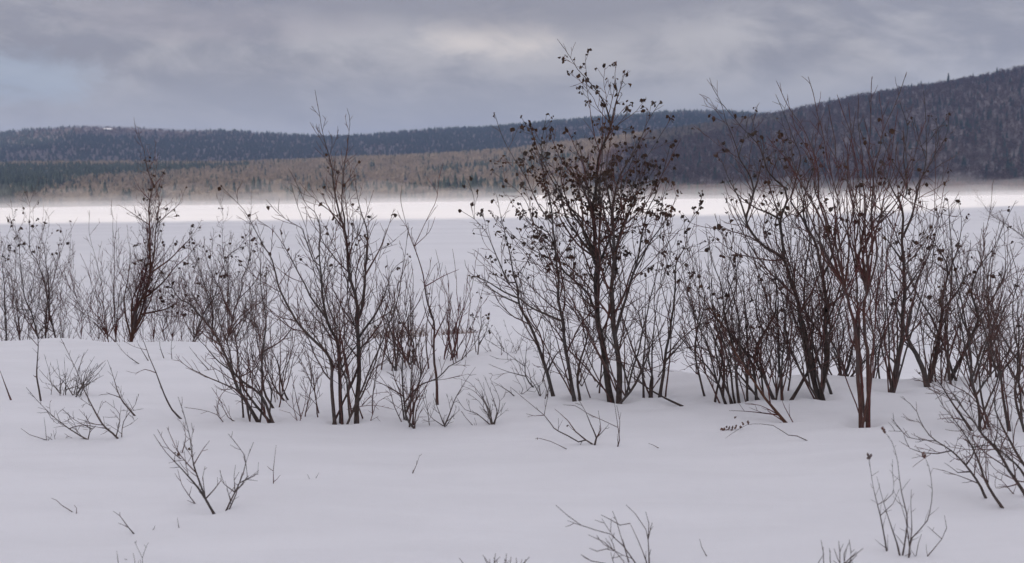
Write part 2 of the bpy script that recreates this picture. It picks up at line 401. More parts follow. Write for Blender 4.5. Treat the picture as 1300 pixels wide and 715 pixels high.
def spruce(u, depth, h, label, group):
    e = bpy.data.objects.new('spruce_tree', None); COL.objects.link(e)
    x = depth * (u - 650) / F
    z = float(hill(np.array(float(u)), np.array(float(depth)))) - 0.5
    e.location = (x, depth, z)
    bv, bf = conifer_base(9, 9)
    h = h * 1.3; bv = bv * np.array([h * 1.05, h * 1.05, h])
    c = mesh_obj('crown', bv, [tuple(int(q) for q in f) for f in bf], CONI, None); c.parent = e
    tv = [(0.25 * math.cos(a), 0.25 * math.sin(a), 0) for a in np.linspace(0, 6.28, 6)[:-1]] + [(0, 0, h * 0.9)]
    t = mesh_obj('trunk', tv, [(i, (i + 1) % 5, 5) for i in range(5)], BARK, None); t.parent = e
    e['label'] = label; e['category'] = 'tree'; e['group'] = group
for (u_, dd, h_) in ((20, 20, 15), (44, 30, 17), (62, 14, 14), (88, 25, 15), (118, 20, 16), (137, 35, 18), (160, 18, 13), (205, 30, 15),
                     (248, 25, 15), (300, 30, 17), (316, 22, 15), (331, 40, 21), (345, 30, 17), (372, 20, 15), (395, 30, 16),
                     (560, 30, 18), (571, 22, 20), (580, 35, 23), (590, 28, 21), (601, 24, 22), (612, 33, 20), (621, 20, 17), (480, 24, 14), (505, 30, 15), (640, 26, 16), (440, 25, 17), (449, 34, 18), (458, 22, 15), (553, 20, 15), (566, 45, 21), (586, 18, 18), (606, 45, 23), (630, 35, 20), (654, 40, 18), (668, 28, 16), (225, 40, 17), (271, 38, 16), (325, 55, 21), (415, 30, 15), (528, 40, 16)):
    spruce(u_, float(shore(u_)) + dd, h_, 'dark spruce standing out from the brown trees along the far shore', 'spruces along the far shore')
for (u_, h_) in ((1201, 20), (1262, 15), (1167, 14), (1052, 15), (1232, 13)):
    spruce(u_, 2290, h_, 'dark spruce poking above the skyline of the steep ridge', 'spruces on the ridge skyline')

# two small cabins on the far shore
def cabin(u, label, w):
    d = float(shore(u)) - 6
    x0 = d * (u - 650) / F
    e = bpy.data.objects.new('cabin', None); COL.objects.link(e); e.location = (x0, d, LAKE)
    a, b, h, rf = w, w * 0.7, 2.6, 2.2
    m, nt, bs = newmat('cabin_board'); bs.inputs['Base Color'].default_value = (0.42, 0.40, 0.38, 1)
    V = [(-a, -b, 0), (a, -b, 0), (a, b, 0), (-a, b, 0), (-a, -b, h), (a, -b, h), (a, b, h), (-a, b, h), (-a, 0, h + rf - .05), (a, 0, h + rf - .05)]
    wv = mesh_obj('wall', V, [(0, 1, 5, 4), (1, 2, 6, 9, 5), (2, 3, 7, 6), (3, 0, 4, 8, 7)], m); wv.parent = e
    k = 0.5; t = 0.35
    V = [(-a - k, -b - k, h - .35), (a + k, -b - k, h - .35), (a + k, 0, h + rf), (-a - k, 0, h + rf), (-a - k, b + k, h - .35), (a + k, b + k, h - .35)]
    V += [(x, y, z + t) for x, y, z in V]
    r = mesh_obj('roof', V, [(0, 1, 2, 3), (3, 2, 5, 4), (6, 9, 8, 7), (9, 10, 11, 8), (0, 6, 7, 1), (4, 5, 11, 10), (0, 3, 9, 6), (3, 4, 10, 9), (1, 7, 8, 2), (2, 8, 11, 5)], snow_m); r.parent = e
    e['label'] = label; e['category'] = 'cabin'
cabin(688, 'larger of two snowy roofed cabins on the far shore behind the leafy shrub', 4.2)
cabin(716, 'smaller snowy roofed cabin on the far shore, right of its larger neighbour', 2.8)

# ------------------------------------------------------------------ unseen cloud slabs, added and shaped to shade near shore, right hill, far ridge
def shade_clouds():
    alt = 950.0; k = alt / math.tan(SUN_EL); ox, oy = math.sin(SUN_AZ) * k, math.cos(SUN_AZ) * k
    m, nt, b = newmat('shade_cloud_mat'); nt.nodes.remove(b)
    d = N(nt, 'ShaderNodeBsdfDiffuse', ins={0: (0.9, 0.9, 0.92, 1)}); t = N(nt, 'ShaderNodeBsdfTranslucent', ins={0: (0.9, 0.9, 0.92, 1)})
    mx = N(nt, 'ShaderNodeMixShader', ins={0: 0.65, 1: d.outputs[0], 2: t.outputs[0]})
    nt.links.new(mx.outputs[0], nt.nodes['Material Output'].inputs[0])
    def shade_slab(name, outline, th):
        n = len(outline); V = []; Fc = []
        cx = sum(p[0] for p in outline) / n; cy = sum(p[1] for p in outline) / n
        for (s, z) in ((0.86, -th * 0.5), (1.0, 0.0), (0.8, th * 0.7), (0.4, th)):
            for (x, y) in outline:
                q = s + 0.02 * random.random() if s != 1.0 else 1.0
                V.append((cx + (x - cx) * q + ox, cy + (y - cy) * q + oy, alt + z + th * 0.15 * random.random()))
        for r in range(3):
            for i in range(n): Fc.append((r * n + i, r * n + (i + 1) % n, (r + 1) * n + (i + 1) % n, (r + 1) * n + i))
        Fc.append(tuple(range(n))[::-1]); Fc.append(tuple(range(3 * n, 4 * n)))
        o = mesh_obj(name, V, Fc, m, None, True); o['kind'] = 'structure'
    random.seed(3)
    # shade for the near shore, outline cut so it ends about 200 m out on the lake
    pts = []
    for i in range(150):
        x = -700 + 1500 * i / 149
        pts.append((x, 205 + float(np.interp(x, (-80, -13, 60, 110), (-112, -102, -42, 42))) + (24 if i % 2 else -24) * random.uniform(.4, 1.3)))
    pts += [(900, 100), (850, -250), (300, -420), (-300, -400), (-800, -200)]
    shade_slab('cloud', pts, 40)
    # outlined to put the right hill in shade
    pts = []
    for (x, y) in ((60, 1100), (300, 1085), (700, 1085), (1300, 1090), (1750, 1300), (1900, 2000), (1700, 2700), (1200, 2900), (700, 2750), (480, 2500), (330, 2050), (170, 1500)):
        pts.append((x, y))
    P2 = []
    for i in range(len(pts)):
        a, b = pts[i], pts[(i + 1) % len(pts)]
        for k2 in range(5):
            t_ = k2 / 5; P2.append((a[0] + (b[0] - a[0]) * t_ + random.uniform(-14, 14), a[1] + (b[1] - a[1]) * t_ + random.uniform(-6, 6)))
    shade_slab('cloud', P2, 40)
    # shade for the far ridge, cut so the round hilltop at left stays lit
    P3 = []
    for (u_, Y_) in ((-420, 2950), (100, 2900), (500, 2850), (900, 2850), (1250, 3000), (1280, 5000), (800, 5150), (300, 5100), (262, 4700), (235, 4350), (150, 4150), (40, 4200), (-420, 4600)):
        P3.append((Y_ * (u_ - 650) / F, Y_))
    P4 = []
    for i in range(len(P3)):
        a, b = P3[i], P3[(i + 1) % len(P3)]
        for k2 in range(5):
            t_ = k2 / 5; P4.append((a[0] + (b[0] - a[0]) * t_ + random.uniform(-30, 30), a[1] + (b[1] - a[1]) * t_ + random.uniform(-30, 30)))
    shade_slab('cloud', P4, 60)
shade_clouds()

# ------------------------------------------------------------------ haze and blown snow
def vol_mat(name, col, dens, aniso=0.0):
    m, nt, b = newmat(name); nt.nodes.remove(b)
    v = N(nt, 'ShaderNodeVolumePrincipled', ins={'Color': col + (1,), 'Density': dens, 'Anisotropy': aniso})
    nt.links.new(v.outputs[0], nt.nodes['Material Output'].inputs['Volume'])
    m.cycles.homogeneous_volume = True
    return m
def box(name, x0, x1, y0, y1, z0, z1, m):
    V = [(x0, y0, z0), (x1, y0, z0), (x1, y1, z0), (x0, y1, z0), (x0, y0, z1), (x1, y0, z1), (x1, y1, z1), (x0, y1, z1)]
    o = mesh_obj(name, V, [(0, 3, 2, 1), (4, 5, 6, 7), (0, 1, 5, 4), (1, 2, 6, 5), (2, 3, 7, 6), (3, 0, 4, 7)], m)
    o['kind'] = 'stuff'; return o
box('haze', -9200, 9200, -4200, 9200, -4.5, 520, vol_mat('haze_air', (0.38, 0.52, 0.86), 0.85e-4))
def mist(name, near, topz, dens, seed):
    """ground drift lifted off the ice, deepest against the far shore"""
    us = np.linspace(-350, 1650, 120); V = []; Fc = []; n = len(us); rows = [0.0, 0.25, 0.5, 0.8, 1.0]
    for zi in (0, 1):
        for r_ in rows:
            for uu in us:
                d0 = near + 60 * mnoise.noise((uu * 0.01, seed, 0)); d1 = float(shore(uu)) + 60
                Y = d0 + (d1 - d0) * r_
                hgt = topz * (0.12 + 0.88 * r_) * (1 + 0.45 * mnoise.noise((uu * 0.016, r_ * 2, seed)))
                V.append((Y * (uu - 650) / F, Y, LAKE - 0.4 if zi == 0 else LAKE + hgt))
    m = len(rows)
    for j in range(m - 1):
        for i in range(n - 1):
            a = j * n + i; Fc.append((a, a + n, a + n + 1, a + 1)); b = m * n + a; Fc.append((b, b + 1, b + n + 1, b + n))
    for i in range(n - 1):
        Fc.append((i, i + 1, m * n + i + 1, m * n + i)); a = (m - 1) * n + i; Fc.append((a + 1, a, m * n + a, m * n + a + 1))
    for j in range(m - 1):
        a = j * n; Fc.append((a + n, a, m * n + a, m * n + a + n)); a = j * n + n - 1; Fc.append((a, a + n, m * n + a + n, m * n + a))
    o = mesh_obj(name, V, Fc, vol_mat(name + '_air', (0.97, 0.97, 1.0), dens), None, False); o['kind'] = 'stuff'
mist('snow_mist', 480, 5.0, 0.0014, 1.0)
mist('snow_mist', 560, 11.0, 0.0009, 5.0)
mist('snow_mist', 700, 21.0, 0.0008, 9.0)

# ------------------------------------------------------------------ shrubs
class MB:
    def __init__(s): s.v = []; s.f = []; s.n = 0
    def tube(s, P, rad, k=4):
        P = np.asarray(P, float); n = len(P)
        T = np.gradient(P, axis=0); T /= np.linalg.norm(T, axis=1, keepdims=True) + 1e-9
        ref = np.array([0.31, 0.77, 0.2]) if abs(T[0][2]) > 0.8 else np.array([0.1, 0.2, 1.0])
        A = np.cross(T, ref); A /= np.linalg.norm(A, axis=1, keepdims=True) + 1e-9
        B = np.cross(T, A)
        an = np.arange(k) * 2 * math.pi / k
        ring = A[:, None, :] * np.cos(an)[None, :, None] + B[:, None, :] * np.sin(an)[None, :, None]
        V = P[:, None, :] + ring * np.asarray(rad)[:, None, None]
        s.v.append(V.reshape(-1, 3)); b = s.n
        for i in range(n - 1):
            for j in range(k):
                s.f.append((b + i * k + j, b + i * k + (j + 1) % k, b + (i + 1) * k + (j + 1) % k, b + (i + 1) * k + j))
        s.f.append(tuple(b + (n - 1) * k + j for j in range(k)))
        s.n += n * k
    def leaf(s, p, L, rng, hang=0.8):
        """one curled dead leaf: a folded, crumpled blade hanging from p"""
        d = np.array([rng.gauss(0, .6), rng.gauss(0, .6), -hang + rng.gauss(0, .5)]); d /= np.linalg.norm(d)
        a = np.cross(d, [rng.gauss(0, 1) for _ in range(3)]); a /= np.linalg.norm(a) + 1e-9
        c = np.cross(d, a); w = L * rng.uniform(0.28, 0.48)
        fold = rng.uniform(0.3, 1.0); V = []
        for t, ww in ((0.0, 0.12), (0.35, 1.0), (0.7, 0.85), (1.0, 0.1)):
            bend = c * L * 0.35 * t * t * rng.choice((-1, 1)) * rng.uniform(.3, 1)
            m = p + d * L * t + bend
            V += [m - a * w * ww + c * w * fold * ww * rng.uniform(.5, 1.2), m, m + a * w * ww + c * w * fold * ww * rng.uniform(.5, 1.2)]
        s.v.append(np.array(V)); b = s.n
        for i in range(3):
            for j in range(2): s.f.append((b + i * 3 + j, b + i * 3 + j + 1, b + i * 3 + j + 4, b + i * 3 + j + 3))
        s.n += 12
    def husk(s, p, L, W_, rng):
        d = np.array([rng.gauss(0, .4), rng.gauss(0, .4), rng.choice((-1, 1)) * 1.0]); d /= np.linalg.norm(d)
        P = [p + d * L * t for t in (0, .25, .6, .9, 1)]
        s.tube(P, [W_ * .3, W_, W_ * .9, W_ * .45, W_ * .05], 5)
    def build(s, name, mat, parent, smooth=True):
        if s.n == 0: return None
        V = np.concatenate(s.v) - np.array(parent_loc(parent))
        o = mesh_obj(name, V, s.f, mat, None, smooth); o.parent = parent
        return o
def parent_loc(p):
    v = np.zeros(3)
    while p is not None: v += np.array(p.location); p = p.parent
    return v

def smooth_path(P, step):
    P = np.asarray(P, float)
    if len(P) == 2: P = np.array([P[0], (P[0] + P[1]) / 2, P[1]])
    Q = np.vstack([2 * P[0] - P[1], P, 2 * P[-1] - P[-2]]); out = []
    for i in range(1, len(Q) - 2):
        a, b, c, d = Q[i - 1:i + 3]; n = max(1, int(np.linalg.norm(c - b) / step))
        for k in range(n):
            t = k / n
            out.append(0.5 * ((2 * b) + (c - a) * t + (2 * a - 5 * b + 4 * c - d) * t * t + (3 * b - a - 3 * c + d) * t ** 3))
    out.append(Q[-2]); return np.array(out)

SPEC = {   # start, gap, angle, length factor, longest, upturn, sub gap, sub factor, thinnest, spur chance
    'alder': (0.17, 0.075, 38, 0.50, 0.90, 0.065, 0.085, 0.48, 0.0019, 0.55),
    'thin': (0.18, 0.070, 36, 0.40, 0.62, 0.11, 0.075, 0.50, 0.0018, 0.55),
    'willow': (0.22, 0.10, 27, 0.40, 0.72, 0.14, 0.12, 0.42, 0.0021, 0.3),
    'low': (0.20, 0.065, 42, 0.32, 0.22, 0.11, 0.06, 0.40, 0.0016, 0.3),
    'mid': (0.14, 0.055, 40, 0.38, 0.40, 0.09, 0.065, 0.45, 0.0016, 0.4),
    'sprig': (0.35, 0.06, 45, 0.25, 0.06, 0.1, 0.5, 0.2, 0.0013, 0.0),
    'weed': (0.10, 0.030, 50, 0.16, 0.10, 0.15, 0.5, 0.2, 0.0011, 0.0),
    'bare': (0.6, 9.0, 40, 0.1, 0.1, 0.1, 9, 0.1, 0.0013, 0.0),
}
def grow(P, rad, spec, rng, mb, ends, dens=1.0):
    st, gap, ang, lf_, lmax, upk, sg, sf, rmin, spur = spec
    S = np.concatenate([[0], np.cumsum(np.linalg.norm(np.diff(P, axis=0), axis=1))]); tot = S[-1]
    def walk(p, d, L, r_a, step):
        n = max(2, int(L / step)); pts = [p]; dd = d.copy()
        for i in range(n):
            dd = dd + np.array([rng.gauss(0, .13), rng.gauss(0, .13), rng.gauss(0, .10) + upk * 0.8]); dd /= np.linalg.norm(dd)
            pts.append(pts[-1] + dd * (L / n))
        q = np.linspace(0, 1, n + 1)
        rr = np.maximum(rmin, r_a * (1 - q * 0.75)); rr[-1] *= 0.6
        return np.array(pts), rr
    s = st * tot + rng.uniform(0, gap); az = rng.uniform(0, 6.28)
    while s < tot * 0.985:
        i = min(len(P) - 2, int(np.searchsorted(S, s) - 1)); i = max(i, 0)
        f = (s - S[i]) / max(1e-6, S[i + 1] - S[i]); p = P[i] + (P[i + 1] - P[i]) * f
        T = P[i + 1] - P[i]; T /= np.linalg.norm(T) + 1e-9
        az += 2.4 + rng.gauss(0, .5)
        A = np.cross(T, [0.3, 0.9, 0.1]); A /= np.linalg.norm(A) + 1e-9; B = np.cross(T, A)
        a = R(ang + rng.gauss(0, 9)); d = T * math.cos(a) + (A * math.cos(az) + B * math.sin(az)) * math.sin(a)
        L = min(lmax, lf_ * (tot - s) + 0.05 * lmax + 0.02) * rng.uniform(0.45, 1.15)
        r_p = rad[i]; r_a = max(rmin, min(0.5 * r_p, 0.004 + 0.006 * L) if L > 0.12 else min(r_p * .6, 0.0024))
        Q, rr = walk(p, d, L, r_a, 0.045); mb.tube(Q, rr, 4 if r_a > .003 else 3); ends.append(Q[-1])
        if L > sg * 1.3:
            S2 = rng.uniform(.3, .9) * sg; az2 = rng.uniform(0, 6.28)
            while S2 < L:
                t = S2 / L; k = min(len(Q) - 2, int(t * (len(Q) - 1)))
                T2 = Q[k + 1] - Q[k]; T2 /= np.linalg.norm(T2) + 1e-9; p2 = Q[k] + (Q[k + 1] - Q[k]) * (t * (len(Q) - 1) - k)
                A = np.cross(T2, [0.2, 0.5, 0.9]); A /= np.linalg.norm(A) + 1e-9; B = np.cross(T2, A); az2 += 2.6 + rng.gauss(0, .6)
                a = R(ang + rng.gauss(0, 10)); d2 = T2 * math.cos(a) + (A * math.cos(az2) + B * math.sin(az2)) * math.sin(a)
                L2 = (sf * (L - S2) + 0.03) * rng.uniform(.5, 1.2)
                Q2, r2 = walk(p2, d2, L2, max(rmin, rr[k] * .7), 0.035); mb.tube(Q2, r2, 3); ends.append(Q2[-1])
                if rng.random() < spur:
                    p3 = Q2[len(Q2) // 2]; d3 = d2 + np.array([rng.gauss(0, .6), rng.gauss(0, .6), rng.gauss(0.2, .5)]); d3 /= np.linalg.norm(d3)
                    Q3, r3 = walk(p3, d3, rng.uniform(.03, .09), rmin, 0.03); mb.tube(Q3, r3, 3); ends.append(Q3[-1])
                S2 += sg * rng.uniform(.6, 1.5)
        s += gap * rng.uniform(.55, 1.5) / dens

SEEDC = [100]
def shrub(name, label, cat, stems, extra=(), mat='alder', spec='alder', Y=None, dY=None, group=None, leaf=0.0, leafy=(0, 330), leaf_L=0.036, dens=1.0, lean=0.10, taper=0.85, lnum=(1, 3), start=None):
    """stems: (base width in photo px, [(px,py), ...]) traced base to tip; a stem that starts on an earlier one forks from it"""
    SEEDC[0] += 1; rng = random.Random(SEEDC[0])
    e = bpy.data.objects.new(name, None); COL.objects.link(e)
    e['label'] = label; e['category'] = cat
    if group: e['group'] = group
    n_own = len(stems); stems = list(stems) + list(extra)
    done = []; mats = MATS[mat]; first = True
    sp = SPEC[spec]
    if start is not None: sp = (start,) + sp[1:]
    for (w, pts) in stems:
        pts = [tuple(map(float, q)) for q in pts]
        fork = None
        for (Pp, Rr, px) in done:
            dd = np.hypot(px[:, 0] - pts[0][0], px[:, 1] - pts[0][1]); k = int(np.argmin(dd))
            if dd[k] < 9 and (fork is None or dd[k] < fork[0]) and k > 2: fork = (dd[k], Pp[k], Rr[k])
        if fork: Y0 = fork[1][1]
        elif Y is not None: Y0 = Y + rng.uniform(-.25, .25)
        else: Y0 = hit(*pts[0])
        L = sum(math.hypot(b[0] - a[0], b[1] - a[1]) for a, b in zip(pts, pts[1:])) / F * Y0
        tip = rng.uniform(-1, 1) * lean * 2.0 * L if dY is None else dY
        acc = 0; P = []
        for i, q in enumerate(pts):
            if i: acc += math.hypot(q[0] - pts[i - 1][0], q[1] - pts[i - 1][1]) / F * Y0
            t = acc / max(L, 1e-6)
            P.append(at(q[0], q[1], Y0 + tip * t ** 1.2 + (rng.gauss(0, .02) * min(1, L) if 0 < i else 0)))
        if fork: P[0] = fork[1]
        else:
            d = P[0] - P[1]; d /= np.linalg.norm(d)
            if d[2] > -0.35: d = np.array([d[0], d[1], -0.6]); d /= np.linalg.norm(d)
            b = P[0].copy(); n = 0
            while b[2] > g(b[0], b[1]) - 0.07 and n < 120: b = b + d * 0.03; n += 1
            P = [b] + P
            if w > 4: WELLS.append((P[1][0], P[1][1] if n < 8 else b[1], 0.07 + w * 0.004))
        P = smooth_path(P, 0.045)
        n = len(P); t = np.linspace(0, 1, n)
        wob = np.array([[mnoise.noise((k * 0.16, SEEDC[0] * 1.7 + ax * 9.1, len(done) * 3.3)) for ax in range(3)] for k in range(n)])
        P = P + wob * (0.011 * np.clip(t * 4, 0, 1) * min(1.0, L))[:, None]
        zig = np.zeros((n, 3)); cur = np.zeros(3); k0 = 0
        while k0 < n:                                     # knees at the buds
            k1 = min(n, k0 + rng.randint(2, 4)); nxt = np.array([rng.gauss(0, 1), rng.gauss(0, 1), rng.gauss(0, .5)])
            for k in range(k0, k1): zig[k] = cur + (nxt - cur) * (k - k0) / max(1, k1 - k0)
            cur = nxt; k0 = k1
        P = P + zig * (0.0065 * np.clip(t * 5, 0, 1) * min(1.0, L * 1.2))[:, None]
        rb = (w * 0.70 if w > 5 else w * 0.78) / 2 / F * Y0
        if fork: rb = min(rb, fork[2] * 0.92)
        rad = np.maximum(sp[8] * 1.15, rb * (1 - t) ** (1.0 if w > 5 else 0.9)); rad[-1] *= 0.6
        if not fork: rad[:3] *= np.array([1.18, 1.12, 1.05])[:len(rad[:3])]
        if first: e.location = P[0]; first = False
        mb = MB(); mb.tube(P, rad, 8 if w > 6 else 6 if w > 3 else 4)
        tw = MB(); ends = [P[-1]]
        xt = len(done) >= n_own                 # the thin companion stems are barer
        grow(P, rad, sp, rng, tw, ends, dens * (0.5 if xt else 0.85))
        if len(tw.v) < 10:                      # a few side shoots belong to the stem itself
            mb.f += [tuple(k + mb.n for k in q) for q in tw.f]; mb.v += tw.v; mb.n += tw.n
        st = mb.build('stem', mats[0] if w > 3.4 or mat == 'grey' else mats[1], e)
        if len(tw.v) >= 10:
            tw.tube(P, rad * 0.5, 3)                # hidden inner tube added to join the twigs into one piece
            tw.build('twigs', mats[1], st)
        if leaf > 0:
            lm = MB()
            for q in ends:
                py = proj(q)[1]
                if leafy[0] < py < leafy[1]:
                    kf = (1.6 if py < 275 else 0.75) if leaf > .3 else 1.0   # the upper crown kept most
                    if rng.random() < leaf * kf * (0.6 if xt and leaf < .3 else 1.0):
                        for _ in range(rng.randint(*lnum)):
                            lm.leaf(q + np.array([rng.gauss(0, .007) for _ in range(3)]), leaf_L * rng.uniform(.55, 1.25), rng)
            lm.build('dead_leaves', LEAF, st, False)
        done.append((P, rad, np.array([proj(q) for q in P])))
    return e, done, rng

LC = 'shrub'
def fan(x0, x1, yb, tx0, tx1, ty0, ty1, n, w=2.6, seed=0, bend=0.3):
    r_ = random.Random(seed); S = []
    for i in range(n):
        f = (i + r_.uniform(-.3, .3)) / max(1, n - 1)
        if r_.random() < 0.3: f = r_.random()
        bx = x0 + (x1 - x0) * (r_.random() * 0.65 + 0.35 * f); tx = tx0 + (tx1 - tx0) * f + r_.uniform(-8, 8)
        b = yb + r_.uniform(-5, 5); ty = r_.uniform(ty0, ty1); H = b - ty
        k = 1 - bend * r_.uniform(0, 1.3); P = [(bx, b)]
        for q in (0.3, 0.62):
            P.append((bx + (tx - bx) * q * (k + (1 - k) * q) + r_.gauss(0, .035) * H, b - H * q))
        S.append((w * r_.uniform(.65, 1.35), P + [(tx, ty)]))
    return S
# ---- big leafy alder in the middle
shrub('alder_shrub', 'tall central shrub full of dark withered leaves, the largest in view', LC, extra=fan(680,860,504,605,890,225,360,16,3.4,61) + fan(755,759,335,672,800,140,225,7,3.4,81) + fan(778,782,330,735,872,145,230,7,3.4,84), stems=[
 (13, [(775,507),(769,468),(764,428),(758,393),(758,340),(757,311),(755,273),(754,258),(758,243),(763,193),(774,160),(763,127),(749,105),(727,76),(707,50)]),
 (12, [(786,509),(785,460),(779,414),(777,388),(779,340),(779,322),(779,277),(778,258),(793,214),(811,178),(822,153),(840,127)]),
 (8, [(702,502),(692,465),(677,422),(661,385),(656,358),(648,325),(643,300),(634,270),(628,245)]),
 (8, [(729,507),(721,454),(712,401),(709,356),(705,312),(702,278),(696,234),(690,200),(688,181),(693,146)]),
 (6, [(736,505),(734,468),(745,433),(750,398),(750,375),(756,355)]),
 (5, [(750,390),(734,353),(728,348),(710,334),(679,321),(663,310),(647,298),(630,276)]),
 (6, [(766,440),(753,385),(745,369),(726,353),(713,340),(701,301),(678,285),(669,260),(654,240),(625,218)]),
 (5, [(702,285),(683,260),(665,222),(652,200),(640,178),(627,146)]),
 (3.5, [(691,211),(688,190),(676,171),(661,148)]),
 (4.5, [(655,360),(645,359),(631,325),(611,287),(602,278),(584,267)]),
 (3.5, [(604,280),(601,249),(593,227)]),
 (4, [(659,378),(640,371),(616,357),(593,343),(589,330)]),
 (3.5, [(660,384),(636,375),(620,364),(600,350)]),
 (4.5, [(712,409),(678,393),(655,372),(640,345)]),
 (4.5, [(774,160),(782,131),(791,105),(794,93)]),
 (6, [(784,430),(795,369),(806,343),(814,310),(822,266),(830,250),(842,215),(850,185)]),
 (5, [(756,300),(748,262),(736,230),(730,205),(735,180)]),
 (4.5, [(757,330),(740,290),(722,262),(712,225),(716,190)]),
 (5, [(779,330),(790,290),(803,262),(815,225),(828,200)]),
 (4, [(779,275),(772,240),(770,205),(776,180)]),
 (5.5, [(789,510),(806,489),(825,446),(817,422),(811,396),(795,380),(785,350)]),
 (5.5, [(827,502),(827,473),(825,444),(836,425),(846,410)]),
 (6.5, [(838,502),(843,468),(849,428),(854,393),(857,353),(859,338),(872,306),(875,288),(888,264),(894,239)]),
 (4, [(846,457),(865,436),(880,415)]),
 (5.5, [(811,396),(830,377),(841,353),(847,335),(851,318),(841,295),(838,262),(848,225)]),
 (4.5, [(806,343),(830,300),(850,270),(862,240)]),
 (4.5, [(745,433),(735,400),(700,370),(690,330),(672,300)]),
 (4, [(694,470),(706,450),(716,440)]),
 (3.5, [(677,492),(667,478),(668,452),(670,433)]),
 (4, [(667,478),(647,473),(620,462)]),
 (3.5, [(667,465),(644,449),(620,432)]),
 ], leaf=0.48, leafy=(60, 352), leaf_L=0.031, dens=0.9, lean=0.12, lnum=(1, 3))
shrub('fallen_branch', 'dark branch lying slantwise on the snow against the foot of the big leafy shrub', 'branch', [
 (5, [(861,513),(838,502),(817,489),(801,470),(790,446)])], spec='bare', dY=0.02)
shrub('bare_shrub', 'low thicket of thin bare twigs growing behind the trunks of the leafy shrub', LC, [
 (2.6, [(690,480),(700,440),(690,400)]), (2.4, [(745,500),(730,470),(735,430)]), (2.4, [(755,498),(775,455),(800,420)]), (2.4, [(760,495),(742,460),(715,430)]),
 (2.4, [(800,470),(812,430),(835,395)]), (2.4, [(720,480),(705,462),(680,445)]), (2.4, [(840,470),(862,430),(890,400)]), (2.2, [(815,470),(800,430),(805,395)]), (2.4,[(740,492),(752,455),(745,420)])],
 mat='grey', spec='thin', Y=9.6)

# ---- slender shrub left of centre
shrub('bare_shrub', 'tall slender bare shrub with two leading stems, left of the big leafy shrub', LC, extra=fan(395,490,532,335,525,230,380,10,3.0,62), stems=[
 (10, [(453,533),(455,476),(455,423),(451,386),(450,375),(442,339),(438,293),(432,272),(425,243),(420,208),(414,183),(408,160),(404,133),(400,114)]),
 (5, [(453,405),(460,392),(463,358),(466,301),(458,273),(451,236),(448,213)]),
 (4, [(438,290),(436,248),(437,216),(441,183),(443,158),(439,138)]),
 (8, [(433,532),(431,495),(430,439),(417,412),(410,375),(407,324),(406,295),(398,268),(390,261),(378,236),(365,213)]),
 (7.5, [(425,536),(421,490),(418,455),(393,426),(374,405),(358,373),(346,341),(340,322),(321,287),(310,266),(277,236)]),
 (5, [(415,405),(394,375),(371,331),(356,303),(344,289),(325,278)]),
 (4, [(407,340),(398,331),(386,299),(384,291),(356,274),(337,253)]),
 (4.5, [(455,430),(478,395),(490,368),(498,344),(515,330)]),
 (3.5, [(430,468),(445,450),(455,436),(470,420),(478,398)]),
 (3.4, [(463,350),(480,320),(492,290),(500,265)]),
 (3.2, [(437,290),(420,268),(405,240)]),
 (3.0, [(436,240),(446,222),(455,205)]),
 (3.2, [(414,190),(400,168),(393,155)]),
 ], leaf=0.10, leafy=(190, 340), leaf_L=0.032, spec='thin', lean=0.1, lnum=(1, 2))
shrub('bare_shrub', 'leaning shrub whose dark stems fan out to the left, just left of the slender one', LC, extra=fan(295,350,532,215,335,350,440,9,3,63), stems=[
 (7, [(326,533),(308,500),(297,476),(286,452),(273,426),(257,405),(241,386),(225,375),(205,345),(195,320)]),
 (6, [(340,534),(316,503),(300,479),(276,460),(260,439),(249,428),(240,405)]),
 (6, [(345,534),(332,505),(308,484),(294,466),(292,444),(281,412),(273,386),(262,350)]),
 (3.4, [(318,536),(305,545),(286,540),(276,527),(255,520),(236,517)]),
 (3, [(276,527),(278,505),(296,486)]),
 (3, [(312,540),(290,530),(280,510),(268,492)]),
 (3, [(300,480),(322,470),(335,450)])], spec='thin', mat='mix', lean=0.15)
shrub('bare_shrub', 'thin bare shrub between the leaning stems and the slender two-leader shrub', LC, extra=fan(345,372,512,322,400,320,430,8,2.6,64), stems=[
 (4.5, [(345,516),(334,495),(333,447),(337,410),(334,375),(330,335),(325,300)]),
 (3.4, [(333,445),(353,434),(369,418),(385,395)]),
 (3.6, [(361,509),(348,490),(337,460),(331,430)]),
 (3.6, [(366,508),(358,487),(353,460),(345,439),(343,400)]),
 (2.8, [(404,532),(398,500),(385,465),(365,440),(350,425)]),
 (2.8, [(383,534),(374,500),(370,470)]), (2.8, [(388,530),(396,480),(390,440)]), (2.6, [(405,525),(395,470),(380,420)])], spec='thin', mat='mix')
shrub('weed_clump', 'low clump of dry twigs arching from the snow beside the slender shrub', 'weeds', [
 (2.2, [(378,536),(372,510),(374,478)]), (2.0, [(380,536),(388,505),(384,480)]), (2.0, [(470,535),(480,510),(500,500)]), (2.2, [(460,515),(475,500),(495,498)]),
 (2.0, [(440,520),(470,515),(500,520)]), (2.2, [(478,512),(462,490),(455,470)])], mat='rusty', spec='low')
shrub('bare_shrub', 'short bare shrub with a long arching limb bending right, beside the slender shrub', LC, extra=fan(508,528,538,480,560,400,480,8,2.6,74), stems=[
 (4, [(516,534),(511,503),(509,466),(507,418),(500,385)]),
 (4, [(514,515),(531,491),(553,481),(568,466),(586,457),(604,432),(616,405)]),
 (4, [(526,544),(516,526),(526,501),(533,478),(531,440),(538,413)]),
 (3, [(510,503),(495,492),(470,480)]), (3, [(533,480),(545,450),(549,425)])], spec='thin', lean=0.15)
